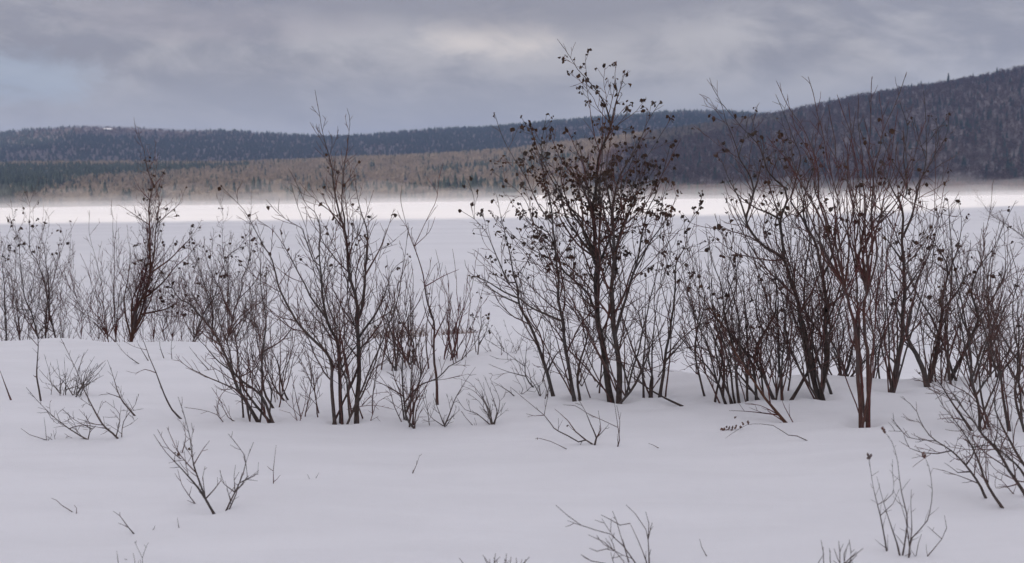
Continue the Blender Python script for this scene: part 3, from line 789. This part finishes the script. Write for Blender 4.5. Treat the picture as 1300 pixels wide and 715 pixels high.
shrub('willow_shrub', 'tall pale willow stem with forked whippy top rising between two thickets', LC, [
 (6, [(555,511),(553,463),(551,430),(551,410),(543,383),(539,363),(532,332),(526,313),(515,285),(510,259),(511,235)]),
 (3.4, [(526,313),(539,285),(551,261),(554,251),(556,226),(561,207)]),
 (3, [(527,316),(545,295),(553,275)]),
 (2.8, [(539,362),(563,351),(582,342)]), (2.8, [(551,430),(565,400),(575,370)]), (2.8,[(552,420),(540,395),(535,370)])], spec='willow', mat='willow', dens=0.5)
shrub('low_shrub', 'low fan of thin twigs in the snow under the pale willow stem', LC, [
 (3, [(565,542),(555,516),(550,500)]), (3, [(564,541),(581,503),(596,478),(604,466)]), (2.6, [(566,541),(576,526),(580,515)]), (2.4, [(563,541),(545,527),(535,500)]), (2.4, [(545,540),(541,510),(537,490)])], spec='low', mat='grey')
shrub('low_shrub', 'low clump of arching twigs bent over to the left by snow', LC, [
 (3, [(625,539),(620,520),(610,500),(596,485),(582,480)]), (2.8, [(624,539),(616,513),(601,496),(585,490)]), (2.8, [(626,539),(632,523),(627,505),(614,476)]), (2.6, [(622,539),(605,525),(590,520),(580,505)]),
 (2.6, [(625,538),(618,505),(606,480)]), (2.4, [(626,538),(608,510),(592,500)]), (2.2, [(600,540),(591,530),(586,522)]), (2.4,[(628,539),(634,510),(622,480)])], spec='low', mat='grey')
shrub('willow_shrub', 'dense thicket of thin upright willow shoots behind the slender bare shrub', LC, fan(480, 548, 462, 468, 560, 320, 390, 22, 2.6, 11) + fan(490, 545, 466, 460, 530, 370, 425, 8, 3.4, 12), spec='willow', mat='mix', Y=10.7, dens=0.7, leaf=.03, leafy=(250, 460))
shrub('willow_shrub', 'thicket of fine willow shoots right of the pale willow stem', LC, fan(556, 600, 462, 548, 618, 315, 400, 17, 2.2, 13), spec='willow', mat='willow', Y=11.0, dens=0.55)
shrub('weed_stalk', 'thin stalk topped by a dark dry cluster, right of the fine willow shoots', 'weed', [(2.6, [(606,455),(609,425),(612,395),(608,365)]), (2.2, [(605,450),(602,425),(598,400)]), (2.2, [(607,440),(618,420),(622,398)])], spec='low', mat='grey', leaf=.5, leafy=(360, 425), leaf_L=.03, Y=11.5)
shrub('low_shrub', 'sparse twiggy growth on the snow slope left of the leafy shrub trunks', LC, fan(625, 700, 470, 610, 690, 400, 440, 12, 2.0, 14), spec='low', mat='grey', Y=11.5)
shrub('low_shrub', 'low twigs growing at the left foot of the leafy shrub', LC, fan(640, 700, 506, 620, 700, 450, 490, 9, 2.2, 15), spec='low', mat='grey')

# ---- left thicket behind the crest of the bank
YB = 15.2
shrub('bare_shrub', 'bare shrub of several thin trunks at the far left, behind the snow bank', LC, extra=fan(0,85,428,-8,92,240,360,20,2.6,66), stems=[
 (6, [(70,428),(63,395),(57,359),(48,336),(39,317),(37,294),(38,276),(37,255),(31,242),(25,234)]),
 (3, [(37,258),(46,237),(52,225)]),
 (5.5, [(47,426),(40,399),(31,374),(27,338),(24,311),(20,290),(17,284),(12,250)]),
 (5, [(8,426),(6,384),(4,349),(0,321),(-8,290)]),
 (4.5, [(57,424),(60,391),(62,357),(56,321),(61,294),(61,278),(56,266)]),
 (4, [(39,395),(20,392),(0,388)]), (3.2, [(24,428),(16,390),(8,340),(2,300)]), (3.2, [(33,428),(22,380),(18,330)]),
 (3, [(-15,428),(-10,370),(8,310),(20,270)]), (3, [(80,428),(85,390),(82,340)]), (3, [(62,370),(72,340),(80,305),(75,285)]),
 ], spec='thin', mat='mix', Y=YB, leaf=.11, leafy=(230, 330), leaf_L=.042, dens=1.0)
shrub('willow_shrub', 'thicket of thin brown willow shoots behind the bank, right of the far left shrub', LC,
 [(3, [(126,426),(124,380),(118,330)]), (3.6, [(136,426),(130,374),(124,338),(116,307),(113,290),(113,267)]), (4, [(147,426),(145,374),(145,332),(143,290),(142,253)]), (3, [(103,426),(103,389),(101,359)])]
 + fan(75, 165, 428, 70, 170, 300, 385, 34, 2.4, 21) + fan(90, 165, 428, 90, 175, 350, 400, 12, 3, 22), spec='willow', mat='rusty', Y=YB, dens=0.6)
shrub('rusty_shrub', 'shrub with a thick rusty leaning base and dark leafy top, behind the bank at left', LC, extra=fan(163,175,427,148,218,205,330,9,3,65), stems=[
 (10, [(167,427),(174,391),(185,370),(190,342),(189,311),(190,290),(190,276),(191,251),(195,234),(188,217),(183,194),(174,171),(170,150)]),
 (7, [(170,426),(180,395),(189,353),(196,321),(198,290),(199,276),(202,259),(197,234),(199,213),(201,192)]),
 (5, [(191,347),(210,334),(227,317),(240,303),(250,290),(257,277)]),
 (5, [(187,380),(210,355),(222,340),(240,324),(255,305)]),
 (4, [(183,403),(210,393),(231,382),(250,378)]),
 (4, [(198,286),(210,274),(227,259),(237,234)]),
 (4, [(188,284),(172,274),(155,263),(147,261)]),
 (3.4, [(196,240),(205,225),(212,210)]), (3.4, [(190,255),(178,240),(170,225)]), (3.2, [(189,217),(196,200),(198,178)]),
 ], spec='thin', mat='rusty', Y=YB - .2, leaf=.08, leafy=(195, 330), leaf_L=.042, dens=1.1)
shrub('willow_shrub', 'thicket of thin reddish shoots right of the rusty leaning shrub', LC, fan(180, 245, 428, 175, 265, 280, 380, 30, 2.6, 23), spec='thin', mat='rusty', Y=YB, dens=0.7, leaf=.05, leafy=(250, 400), leaf_L=.05)
shrub('bare_shrub', 'many-branched bare shrub behind the bank crest, left of the slender shrub', LC, [
 (6.5, [(290,426),(297,399),(305,375),(308,354),(316,333),(316,303),(318,280),(319,243)]),
 (5, [(248,426),(260,394),(273,375),(281,347),(289,326),(304,314),(315,299),(325,280)]),
 (3.6, [(287,332),(282,300),(283,272),(275,245)]),
 (4.5, [(270,428),(268,390),(255,350),(245,315),(242,285)]), (4, [(300,428),(315,395),(328,360),(340,330)]),
 (3.8, [(262,400),(245,375),(232,352),(222,330)]), (3.6, [(310,428),(320,400),(335,375)]), (3.4, [(292,405),(280,370),(262,330),(258,300)]), (3.6, [(305,380),(325,355),(333,320)]),
 (3.2, [(281,350),(270,320),(272,290)]), (3.0, [(240,428),(232,395),(236,350)]),
 ] + fan(240, 345, 428, 235, 350, 290, 390, 22, 2.4, 24), spec='thin', mat='mix', Y=YB - .6, leaf=.06, leafy=(230, 350), leaf_L=.04, dens=1.15)
shrub('willow_shrub', 'low red thicket beyond the bank, seen between the slender shrub stems', LC, fan(350, 480, 428, 345, 480, 345, 410, 30, 2.2, 25), spec='thin', mat='rusty', Y=YB, dens=.6)
shrub('willow_shrub', 'thin shoots at the left edge behind the bank', LC, fan(-60, 10, 428, -60, 15, 320, 400, 10, 2.4, 26), spec='thin', mat='rusty', Y=YB + .3, dens=.7)

# ---- right hand group
shrub('bare_shrub', 'loose bare shrub leaning left, first of the right group beside the leafy shrub', LC, extra=fan(885,985,509,848,975,265,380,12,3.2,67), stems=[
 (6, [(920,510),(909,483),(895,463),(875,443),(860,423),(845,400)]),
 (4.5, [(909,483),(900,445),(890,418),(875,385),(867,347),(870,310),(880,285)]),
 (5, [(938,510),(933,476),(928,435),(920,393),(916,361),(900,314),(894,285)]),
 (4.5, [(949,508),(947,468),(938,430),(933,390),(925,340),(930,290)]),
 (5.5, [(963,508),(943,481),(930,463),(924,440),(905,410)]),
 (3, [(930,463),(910,466),(895,468)]),
 (5, [(960,506),(956,468),(943,443),(910,405),(885,370),(880,330)]),
 (4, [(920,393),(932,350),(940,310),(944,280)]), (3.6, [(900,445),(880,440),(862,445)]), (3.4,[(895,463),(880,462),(868,470)])
 ], spec='thin', mat='mix', leaf=.05, leafy=(255, 400), dens=1.0)
shrub('bare_shrub', 'upright bare shrub with a curved fork, between the loose shrub and the thick trunks', LC, extra=fan(975,1000,506,935,1025,255,360,9,3,68), stems=[
 (7, [(982,507),(968,473),(958,458),(966,430),(983,403),(986,388),(984,350),(975,310)]),
 (4, [(958,458),(936,435),(915,415)]),
 (5, [(993,507),(990,463),(988,413),(988,380),(985,340),(990,300)]),
 (4, [(968,425),(960,395),(962,350),(955,320)]), (3.4, [(1000,500),(1005,460),(998,410),(1005,360)])], spec='thin', mat='mix', dens=1.1, leaf=.03)
shrub('willow_shrub', 'dense tangle of thin shoots behind the upright shrubs of the right group', LC, fan(870, 1010, 492, 862, 1020, 265, 400, 24, 2.4, 31) + fan(900, 1010, 492, 880, 1010, 380, 430, 14, 2.2, 32), spec='thin', mat='mix', Y=10.2, dens=.6, leaf=.06, leafy=(250, 420), leaf_L=.035)
shrub('alder_shrub', 'large shrub with two thick crooked trunks forking low, inside the right group', LC, extra=fan(1015,1065,502,910,1065,130,300,9,3.6,69), stems=[
 (10.5, [(1038,503),(1031,473),(1024,443),(1016,400),(1014,385),(1005,361),(998,330),(972,314),(956,296),(946,278),(953,256),(956,231),(938,198),(930,171),(918,138),(905,110),(902,98)]),
 (6, [(998,330),(992,298),(990,278),(999,253),(996,239),(978,221),(961,186),(938,158),(925,143),(912,125)]),
 (4.5, [(989,277),(961,265),(950,258),(934,244),(920,225)]),
 (10.5, [(1041,503),(1046,481),(1049,430),(1051,380),(1049,394),(1044,352),(1035,312),(1026,291),(1014,271),(1003,256),(1011,231),(1016,201),(1009,181),(991,135),(985,120)]),
 (7, [(1006,506),(1021,481),(1036,453),(1049,430),(1065,395),(1075,360),(1082,320)]),
 (4.5, [(1026,291),(1020,270),(1024,240),(1035,205),(1030,175)]),
 (4.5, [(946,278),(940,255),(925,225),(915,200)]),
 (4.5, [(1044,352),(1055,325),(1062,290),(1060,260)]),
 (4, [(954,250),(962,225),(970,195),(968,165)]), (3.6, [(937,195),(946,170),(950,145)]), (4, [(1009,225),(998,200),(990,180)]),
 (3.6, [(1014,271),(1030,255),(1042,225)])], leaf=.20, leafy=(130, 300), dens=0.85, spec='alder', lnum=(1, 2), lean=.1)
shrub('willow_shrub', 'trio of straight red-brown willow trunks standing forward of the right group', LC, extra=fan(1090,1106,537,1010,1160,105,260,4,3.4,70) + fan(1099,1102,374,1045,1165,98,200,8,3.6,82) + fan(1072,1075,366,975,1085,105,210,8,3.6,83), stems=[
 (8, [(1093,539),(1091,493),(1088,443),(1083,405),(1078,390),(1073,365),(1061,330),(1052,300),(1046,274),(1041,254),(1036,206),(1021,161),(1001,133),(987,103)]),
 (8, [(1102,537),(1102,481),(1100,430),(1098,380),(1100,374),(1105,314),(1107,285),(1110,219),(1120,176),(1133,138),(1143,113),(1151,91)]),
 (6, [(1098,531),(1092,480),(1090,440),(1089,400),(1088,379),(1085,334),(1073,289),(1068,276),(1064,249),(1061,241),(1051,201),(1044,163),(1034,128),(1025,98)]),
 (5, [(1087,343),(1094,314),(1100,269),(1104,247),(1103,206),(1105,143),(1107,98)]),
 (5, [(1073,365),(1063,320),(1050,285),(1035,240),(1030,200),(1012,165),(1008,140)]),
 (4.5, [(1106,310),(1118,275),(1122,250),(1135,215),(1140,180)]),
 (4.5, [(1052,300),(1040,275),(1022,240),(1000,205),(988,170)]),
 (4, [(1100,300),(1085,265),(1075,230),(1070,190)]), (4, [(1062,245),(1070,215),(1085,185)]),
 (4, [(1107,285),(1128,262),(1150,240)]), (3.6, [(1110,215),(1100,190),(1090,160)])], spec='willow', mat='willow', dens=0.8, lean=.12, leaf=.05, leafy=(150, 300))
shrub('bare_shrub', 'bare shrub with a crossing tangle of stems behind the red-brown trunk trio', LC, [
 (5, [(1060,500),(1075,470),(1085,430),(1092,390),(1110,350)]), (5, [(1085,505),(1070,465),(1055,430),(1040,390),(1035,350)]), (4.5, [(1070,505),(1064,460),(1070,420),(1060,370),(1050,330)]),
 (4.5, [(1066,507),(1080,480),(1105,450),(1120,420),(1130,380)]), (4, [(1120,500),(1115,460),(1125,410),(1120,360),(1128,310)]), (4, [(1110,510),(1105,470),(1120,430),(1135,400)]), (4, [(1062,495),(1050,460),(1058,420)])
 ] + fan(1015, 1130, 498, 1010, 1140, 280, 400, 22, 2.4, 33), spec='thin', mat='mix', dens=.9, Y=9.9)
shrub('alder_shrub', 'single dark trunk with reddish leaf-dotted crown, right of the red-brown trio', LC, extra=fan(1128,1140,494,1105,1205,140,300,8,3.2,71), stems=[
 (10, [(1133,495),(1138,463),(1146,425),(1148,380),(1147,350),(1146,320),(1145,303),(1146,269),(1141,244),(1149,251),(1151,229),(1148,201),(1153,166),(1143,130)]),
 (6, [(1146,303),(1156,278),(1163,244),(1163,236),(1186,201),(1199,178),(1206,143)]),
 (4.5, [(1162,244),(1176,203),(1176,176),(1173,113)]),
 (4, [(1150,235),(1140,215),(1125,190),(1118,165)]), (4, [(1144,260),(1130,235),(1122,205)]), (4, [(1176,200),(1168,180),(1160,150)]),
 (4, [(1186,201),(1192,175),(1188,150)]), (4,[(1148,330),(1130,310),(1115,290)]), (4,[(1147,370),(1165,345),(1180,330)]), (3.6,[(1138,463),(1125,450),(1108,446)])
 ], mat='mix', spec='alder', dens=.7, leaf=.20, leafy=(120, 330), lnum=(1, 2), lean=.1)
shrub('bare_shrub', 'shrub with a thick low V fork and spreading limbs, right of the single dark trunk', LC, extra=fan(1160,1250,491,1135,1295,225,350,8,3.6,72), stems=[
 (11, [(1177,491),(1171,470),(1161,450),(1152,425),(1158,390),(1163,370),(1156,347),(1150,320)]),
 (10, [(1178,491),(1186,460),(1192,425),(1196,393),(1194,385),(1203,345),(1195,322),(1185,307),(1176,294),(1165,275)]),
 (9, [(1201,491),(1216,461),(1234,428),(1241,403),(1235,370),(1243,340),(1262,315),(1275,280)]),
 (5, [(1200,350),(1215,320),(1220,285),(1216,255)]), (5, [(1196,395),(1215,370),(1228,340),(1232,305)]), (5, [(1241,403),(1260,380),(1275,347),(1290,320)]),
 (4.5, [(1161,450),(1145,430),(1128,420)]), (4.5, [(1234,428),(1220,400),(1212,370)]), (4, [(1185,307),(1192,280),(1188,255)]), (4, [(1203,345),(1190,335),(1172,325)]),
 (4.5, [(1152,428),(1140,395),(1128,370),(1120,345)])
 ] + fan(1150, 1260, 490, 1150, 1290, 260, 380, 11, 2.4, 34), mat='mix', spec='thin', dens=.85, Y=9.4, leaf=.05, leafy=(240, 420))
shrub('bare_shrub', 'dense dark shrub of crooked stems at the right edge, behind the leaning one', LC, extra=fan(1215,1315,540,1180,1310,280,400,6,3.4,73), stems=[
 (6, [(1243,544),(1236,493),(1231,461),(1224,425),(1216,388),(1220,350),(1215,310)]),
 (6, [(1280,544),(1274,506),(1271,476),(1261,456),(1254,425),(1246,393),(1250,350),(1240,310)]),
 (5.5, [(1231,544),(1211,516),(1196,491),(1186,476),(1180,450)]),
 (5, [(1271,476),(1290,450),(1300,430),(1315,400)]), (5, [(1300,545),(1290,500),(1295,450),(1285,400),(1290,350),(1280,310)]), (5, [(1245,500),(1262,470),(1285,440),(1302,415)]),
 (4.5, [(1310,480),(1280,440),(1262,400),(1258,350),(1262,310)]), (4.5, [(1315,520),(1290,480),(1270,450),(1240,440)]), (4, [(1236,480),(1250,440),(1262,420),(1280,380)]),
 (4, [(1222,410),(1205,390),(1198,360)]), (3.6, [(1310,310),(1285,290),(1261,274),(1247,258),(1235,240)])
 ], mat='mix', spec='alder', dens=.8, leaf=.04, leafy=(300, 480), Y=None)
shrub('willow_shrub', 'twiggy thicket at the right edge standing on the crest of the bank', LC, fan(1200, 1330, 492, 1190, 1345, 250, 400, 20, 2.5, 35), spec='thin', mat='mix', Y=10.0, dens=.6, leaf=.03)
shrub('bare_shrub', 'shrub sweeping left out of the snow at the lower right edge', LC, [
 (6.5, [(1270,641),(1248,607),(1235,569),(1213,536),(1196,515),(1183,490)]),
 (5, [(1248,629),(1224,591),(1207,572),(1180,553),(1164,523),(1142,504)]),
 (7, [(1300,626),(1278,588),(1262,566),(1245,547),(1224,520),(1195,480),(1180,462)]),
 (4, [(1205,572),(1190,576),(1172,575),(1155,569),(1146,550)]),
 (3.6, [(1185,556),(1168,558),(1153,555),(1132,531)]),
 (6.5, [(1312,605),(1280,560),(1265,520),(1258,480),(1246,450)]), (6, [(1318,640),(1290,590),(1262,566),(1240,540),(1232,500)]),
 (5, [(1330,560),(1300,520),(1285,480),(1290,440)]), (4, [(1235,569),(1258,565),(1280,569),(1300,566)]), (3.6, [(1232,600),(1216,600),(1203,590)]), (4, [(1228,592),(1238,570),(1230,545)]), (4, [(1262,566),(1268,540),(1260,505)]),
 (3, [(1285,625),(1272,610),(1255,602)]), (4,[(1224,520),(1210,500),(1185,500)])], mat='alder', spec='mid', dens=1.1, lean=.2)
shrub('stump_shrub', 'leaning brown stem with a splintered foot standing alone before the right group', LC, [
 (6.5, [(995,534),(981,518),(966,498),(943,463),(925,430),(908,400),(885,370)]),
 (2.6, [(983,532),(956,523),(925,521)]), (2.2, [(985,531),(965,515),(945,512)]), (2.4, [(1006,534),(993,508),(990,490)]), (3.5, [(993,534),(980,526),(974,521)])], mat='rusty', spec='thin', dens=.5, dY=0.15)

# ---- sprouts standing in the open snow
shrub('low_shrub', 'twiggy shrub lying low in the open snow in front of the leafy shrub', LC, [
 (3.6, [(755,565),(757,556),(750,539),(743,522),(733,505)]),
 (3.6, [(753,564),(745,559),(735,561),(721,553),(709,547),(703,543),(691,527),(667,509),(647,492)]),
 (3, [(741,559),(731,548),(721,534),(704,519)]), (2.6, [(757,556),(762,546),(759,521)]),
 (3, [(784,567),(786,559),(783,534),(780,512)]), (2.4, [(785,554),(787,535),(783,515)]), (2.4, [(784,542),(762,532),(745,524),(730,515),(714,514)]),
 (2.4, [(719,570),(699,561),(682,556)]), (2.2, [(690,526),(678,528),(668,525)]), (2.2, [(692,529),(694,510),(697,495)])], spec='low', dens=.3, mat='alder', leaf=.12, leafy=(500, 575), leaf_L=.022)
shrub('weed_stalk', 'fallen stalk ending in a cluster of rusty seed husks on the snow', 'weed', [
 (2.2, [(1022,559),(1011,554),(1000,553),(981,541),(965,539),(948,540),(938,545),(928,551),(921,556)])], mat='weed', spec='bare', dY=0.0)
shrub('low_shrub', 'low sprawling bare shrub in the open snow at far left', LC, [
 (4, [(149,557),(128,538),(112,507),(100,478),(90,457),(76,428)]),
 (3.2, [(112,558),(81,540),(59,519),(33,492)]), (3.2, [(171,528),(152,505),(143,478),(136,457)]), (2.6, [(147,555),(152,526),(133,509)]), (2.6, [(155,555),(157,535),(171,514),(176,500)]),
 (2.4, [(118,545),(95,533),(80,520)]), (2.4, [(152,505),(138,500),(125,502)]), (2.4, [(90,545),(105,540),(140,545)]), (2.4, [(60,520),(72,538),(95,530)]), (2.2, [(164,520),(155,505),(150,490)]),
 (2.4, [(115,558),(114,538),(100,520)])], spec='low', mat='grey', dens=1.4, leaf=.04, leafy=(440, 480), leaf_L=.03)
shrub('weed_stalk', 'upright dark stalk rising from the open snow at far left past the bank crest', 'weed', [(3.6, [(52,509),(48,471),(48,424),(44,395)]), (2.2, [(49,480),(44,478),(42,476)]), (2, [(48,440),(35,425),(22,415)])], spec='sprig', mat='alder', dY=0)
shrub('twig', 'thin twig poking up near the left edge of the snow', 'twig', [(3, [(59,559),(58,545),(56,530)]), (2.6, [(59,559),(38,552),(27,544)])], spec='low', mat='grey', dens=.4)
shrub('twig', 'slanting bare twig at the very left edge of the snow', 'twig', [(3.2, [(14,508),(6,485),(-2,465)])], spec='bare', mat='alder')
shrub('weed_clump', 'clump of dry grey weeds behind the sprawling shrub at far left', 'weeds', fan(60, 110, 500, 50, 128, 440, 480, 16, 2.2, 41) + fan(95, 108, 500, 95, 140, 455, 480, 9, 2.0, 42), spec='low', mat='grey', dens=.7, leaf=.10, leafy=(430, 465), leaf_L=.03)
shrub('low_shrub', 'small twiggy shrub fanning up from the open snow at lower left', LC, [
 (5, [(268,647),(252,621),(231,596),(211,574),(196,551)]),
 (4.5, [(258,632),(247,590),(240,556),(235,527),(227,504)]), (3.4, [(245,605),(229,578),(211,543)]), (2.8, [(248,640),(231,616),(226,596)]), (2.8, [(267,630),(258,605),(261,592)]), (2.6, [(267,630),(281,610),(280,597)]),
 (2.6, [(231,575),(236,555),(232,535)]), (2.4,[(246,590),(258,570),(266,560)]), (2.4,[(230,583),(215,570),(200,545)])], spec='low', dens=1.0, mat='alder', leaf=.05, leafy=(530, 590), leaf_L=.02)
shrub('low_shrub', 'small forked sprout beside the twiggy shrub at lower left', LC, [
 (3.2, [(289,645),(299,625),(312,587),(303,567),(290,550)]), (3, [(292,645),(300,628),(308,600)]), (2.8, [(305,629),(314,605),(312,588),(322,562)]), (2.6, [(312,616),(327,601),(328,587)]), (2.6,[(297,630),(285,615),(279,597)]), (2.4,[(298,625),(297,605),(299,590)])], spec='low', dens=.9, mat='grey')
shrub('long_whip', 'long bare whip arching up and left over the twiggy shrub', 'branch', [(3.6, [(230,532),(220,520),(209,500),(197,474),(188,455),(181,436),(172,420),(160,412)]), (2.4, [(196,472),(183,469),(172,474),(160,471)]), (2.2, [(186,450),(170,440),(155,432)])], spec='sprig', mat='alder', dens=.3, dY=0.2)
shrub('twig', 'small upright twig with two side shoots right of the forked sprout', 'twig', [(2.8, [(347,614),(347,598),(349,580),(351,565)]), (2.2, [(347,600),(342,595),(339,592)]), (2.2, [(347,612),(352,608),(356,603)])], spec='bare', mat='alder')
shrub('twig', 'lone short twig standing in the middle of the open snow', 'twig', [(2.8, [(524,601),(529,590),(533,578)])], spec='sprig', mat='alder')
shrub('twig', 'tiny twig tip showing above the snow beside the small upright twig', 'twig', [(2.4, [(393,608),(390,602)]), (2.4, [(401,607),(405,600)])], spec='bare', mat='grey')
shrub('twig', 'short twig lying flat on the snow below the leafy shrub', 'twig', [(2.8, [(836,569),(829,565),(823,563)])], spec='bare', mat='alder', dY=0)
shrub('twig', 'thin lone straw standing in the lower right snow', 'twig', [(2.2, [(897,706),(891,695),(888,684)])], spec='bare', mat='grey')
shrub('twig', 'crooked fallen twig lying on the snow at lower left', 'twig', [(2.8, [(92,650),(78,641),(72,635),(65,632)]), (2.4, [(97,652),(97,645),(94,641)])], spec='bare', mat='alder', dY=0.02)
shrub('twig', 'forked twig leaning left out of the snow at lower left', 'twig', [(3.6, [(170,678),(163,670),(152,655),(143,649)]), (2.4, [(164,671),(157,667),(150,664)]), (2.2, [(152,655),(152,650)])], spec='bare', mat='alder')
shrub('twig', 'tiny hooked twig right of the forked leaning twig', 'twig', [(2.4, [(194,673),(196,670),(197,667)])], spec='bare', mat='grey')
shrub('twig', 'tiny straight twig left of the twiggy shrub on lower left snow', 'twig', [(2.4, [(227,670),(226,664),(225,657)])], spec='bare', mat='grey')
shrub('low_shrub', 'sprout cut by the lower edge at bottom left', LC, [(2.8, [(181,722),(181,709),(171,688)]), (2.6, [(181,710),(184,698),(188,689)]), (2.4, [(151,722),(149,705),(148,699)]), (2.4, [(172,722),(171,710),(169,702)]), (2.2, [(162,722),(161,710)]), (2.2, [(175,722),(176,712)])], spec='sprig', mat='grey', Y=4.75, dens=.6)
shrub('low_shrub', 'small tuft of dark twig tips at the bottom edge, left of the spreading sprout', LC, extra=fan(616, 662, 735, 610, 668, 700, 712, 13, 2.2, 51), stems=[(2.4, [(590,735),(588,715),(583,708)])], spec='low', mat='grey', Y=4.5, dens=.6)
shrub('low_shrub', 'spreading bare sprout at the bottom centre edge, bending left', LC, [
 (3.6, [(812,725),(808,715),(791,691),(775,677),(757,673),(739,667),(722,655),(706,641)]), (3.4, [(799,725),(797,713),(787,678),(782,661),(777,649)]), (3.4, [(822,725),(821,713),(810,685),(800,665)]),
 (2.6, [(803,672),(787,667),(775,660),(763,654)]), (3.4, [(824,725),(823,713),(819,672),(806,652),(795,641)]), (3.2, [(795,725),(791,713),(780,700),(765,688),(746,679)]), (2.8, [(780,722),(767,715),(750,712),(737,704)]),
 (2.4, [(781,701),(770,697),(758,700),(748,696)]), (2.4, [(785,700),(778,690),(773,680)]), (2.2, [(820,680),(824,665),(820,650)]), (2.2, [(828,680),(826,670),(828,664)])], spec='low', mat='grey', Y=4.75, dens=.35, lean=.15)
SPROUT = shrub('low_shrub', 'sprout of thin curved stems tipped with dry seed heads at lower right', LC, [
 (3.6, [(1125,700),(1117,654),(1109,615),(1104,579)]), (3.2, [(1145,705),(1152,667),(1145,624),(1142,588),(1134,561),(1123,546)]), (3, [(1154,708),(1158,684),(1177,662),(1183,624),(1177,591),(1172,577)]),
 (3.2, [(1142,705),(1138,689),(1128,660),(1113,605)]), (2.4, [(1119,654),(1134,640),(1142,621)]), (2.4, [(1118,645),(1134,626),(1133,600),(1133,583)]), (2.8, [(1155,690),(1158,673),(1157,640),(1158,622)]), (2.4, [(1152,690),(1150,660),(1140,630)])], spec='weed', mat='weed', dens=.55, lean=.12)
shrub('twig', 'forked twig just right of the seed-headed sprout', 'twig', [(2.6, [(1178,706),(1196,684),(1202,670),(1199,654)]), (2.2, [(1193,686),(1185,675),(1177,668)]), (2, [(1163,706),(1166,690),(1170,678)])], spec='sprig', mat='grey', dens=.4)
shrub('low_shrub', 'little tuft of twig tips at the bottom edge, left of the seed-headed sprout', LC, fan(1045, 1085, 728, 1038, 1097, 684, 706, 9, 2.4, 52), spec='low', mat='grey', Y=4.65, dens=.5)
shrub('low_shrub', 'thin short stems poking through the snow at the foot of the bank crest, left', LC, [(2.4, [(188,458),(180,445),(172,430)]), (2.4,[(208,455),(203,440),(202,425)]), (2.4,[(218,456),(217,440),(220,425)]), (2.4,[(176,462),(160,450),(148,435)]), (2.2,[(265,470),(252,455),(240,440)])], spec='sprig', mat='grey')

def husks(e, spots, L, W_, name='seed_head'):
    for (q, n, spread) in spots:
        mb = MB(); rng = random.Random(int(q[0] * 1000) % 977)
        for _ in range(n): mb.husk(q + np.array([rng.gauss(0, spread), rng.gauss(0, spread), rng.gauss(0, spread)]), L * rng.uniform(.7, 1.3), W_ * rng.uniform(.7, 1.2), rng)
        mb.build(name, SEED, e)
husks(SPROUT[0], [(SPROUT[1][k][0][-1], 5, .005) for k in (0, 1, 2)], .018, .006)
def find(lbl): return next(o for o in bpy.data.objects if o.get('label', '').startswith(lbl))
fs = find('fallen stalk'); Yf = hit(948, 545)
hs = []
for (px, py) in ((920,556),(925,553),(930,549),(922,548),(934,548),(940,544),(936,540),(944,539),(928,545),(934,531),(950,538),(924,552),(917,551)):
    p = at(px, py, Yf); p[2] = max(p[2], g(p[0], p[1]) + .008); hs.append((p, 2, .006))
husks(fs, hs, .022, .007)

# ---- dry straw along the crest
def straw(label, x0, x1, yb, yt, Y, n, seed):
    rng = random.Random(seed); mb = MB()
    for _ in range(n):
        x = rng.uniform(x0, x1); p = at(x, yb, Y + rng.uniform(-.15, .15)); p[2] -= .12
        h = (yb - yt) / F * Y * rng.uniform(.5, 1.1) + .12
        mb.tube([p, p + np.array([rng.gauss(0, .02), rng.gauss(0, .02), h * .6]), p + np.array([rng.gauss(0, .06), rng.gauss(0, .05), h])], [.003, .0025, .001], 3)
    o = mesh_obj('dry_grass', np.concatenate(mb.v), mb.f, STRAW); o['kind'] = 'stuff'; o['label'] = label; o['category'] = 'grass'
straw('fringe of dry straw-coloured grass along the crest of the snow bank', 558, 604, 427, 416, 13.6, 170, 3)
straw('fringe of dry straw-coloured grass along the crest of the snow bank', 470, 545, 427, 412, 13.8, 170, 4)

build_ground()
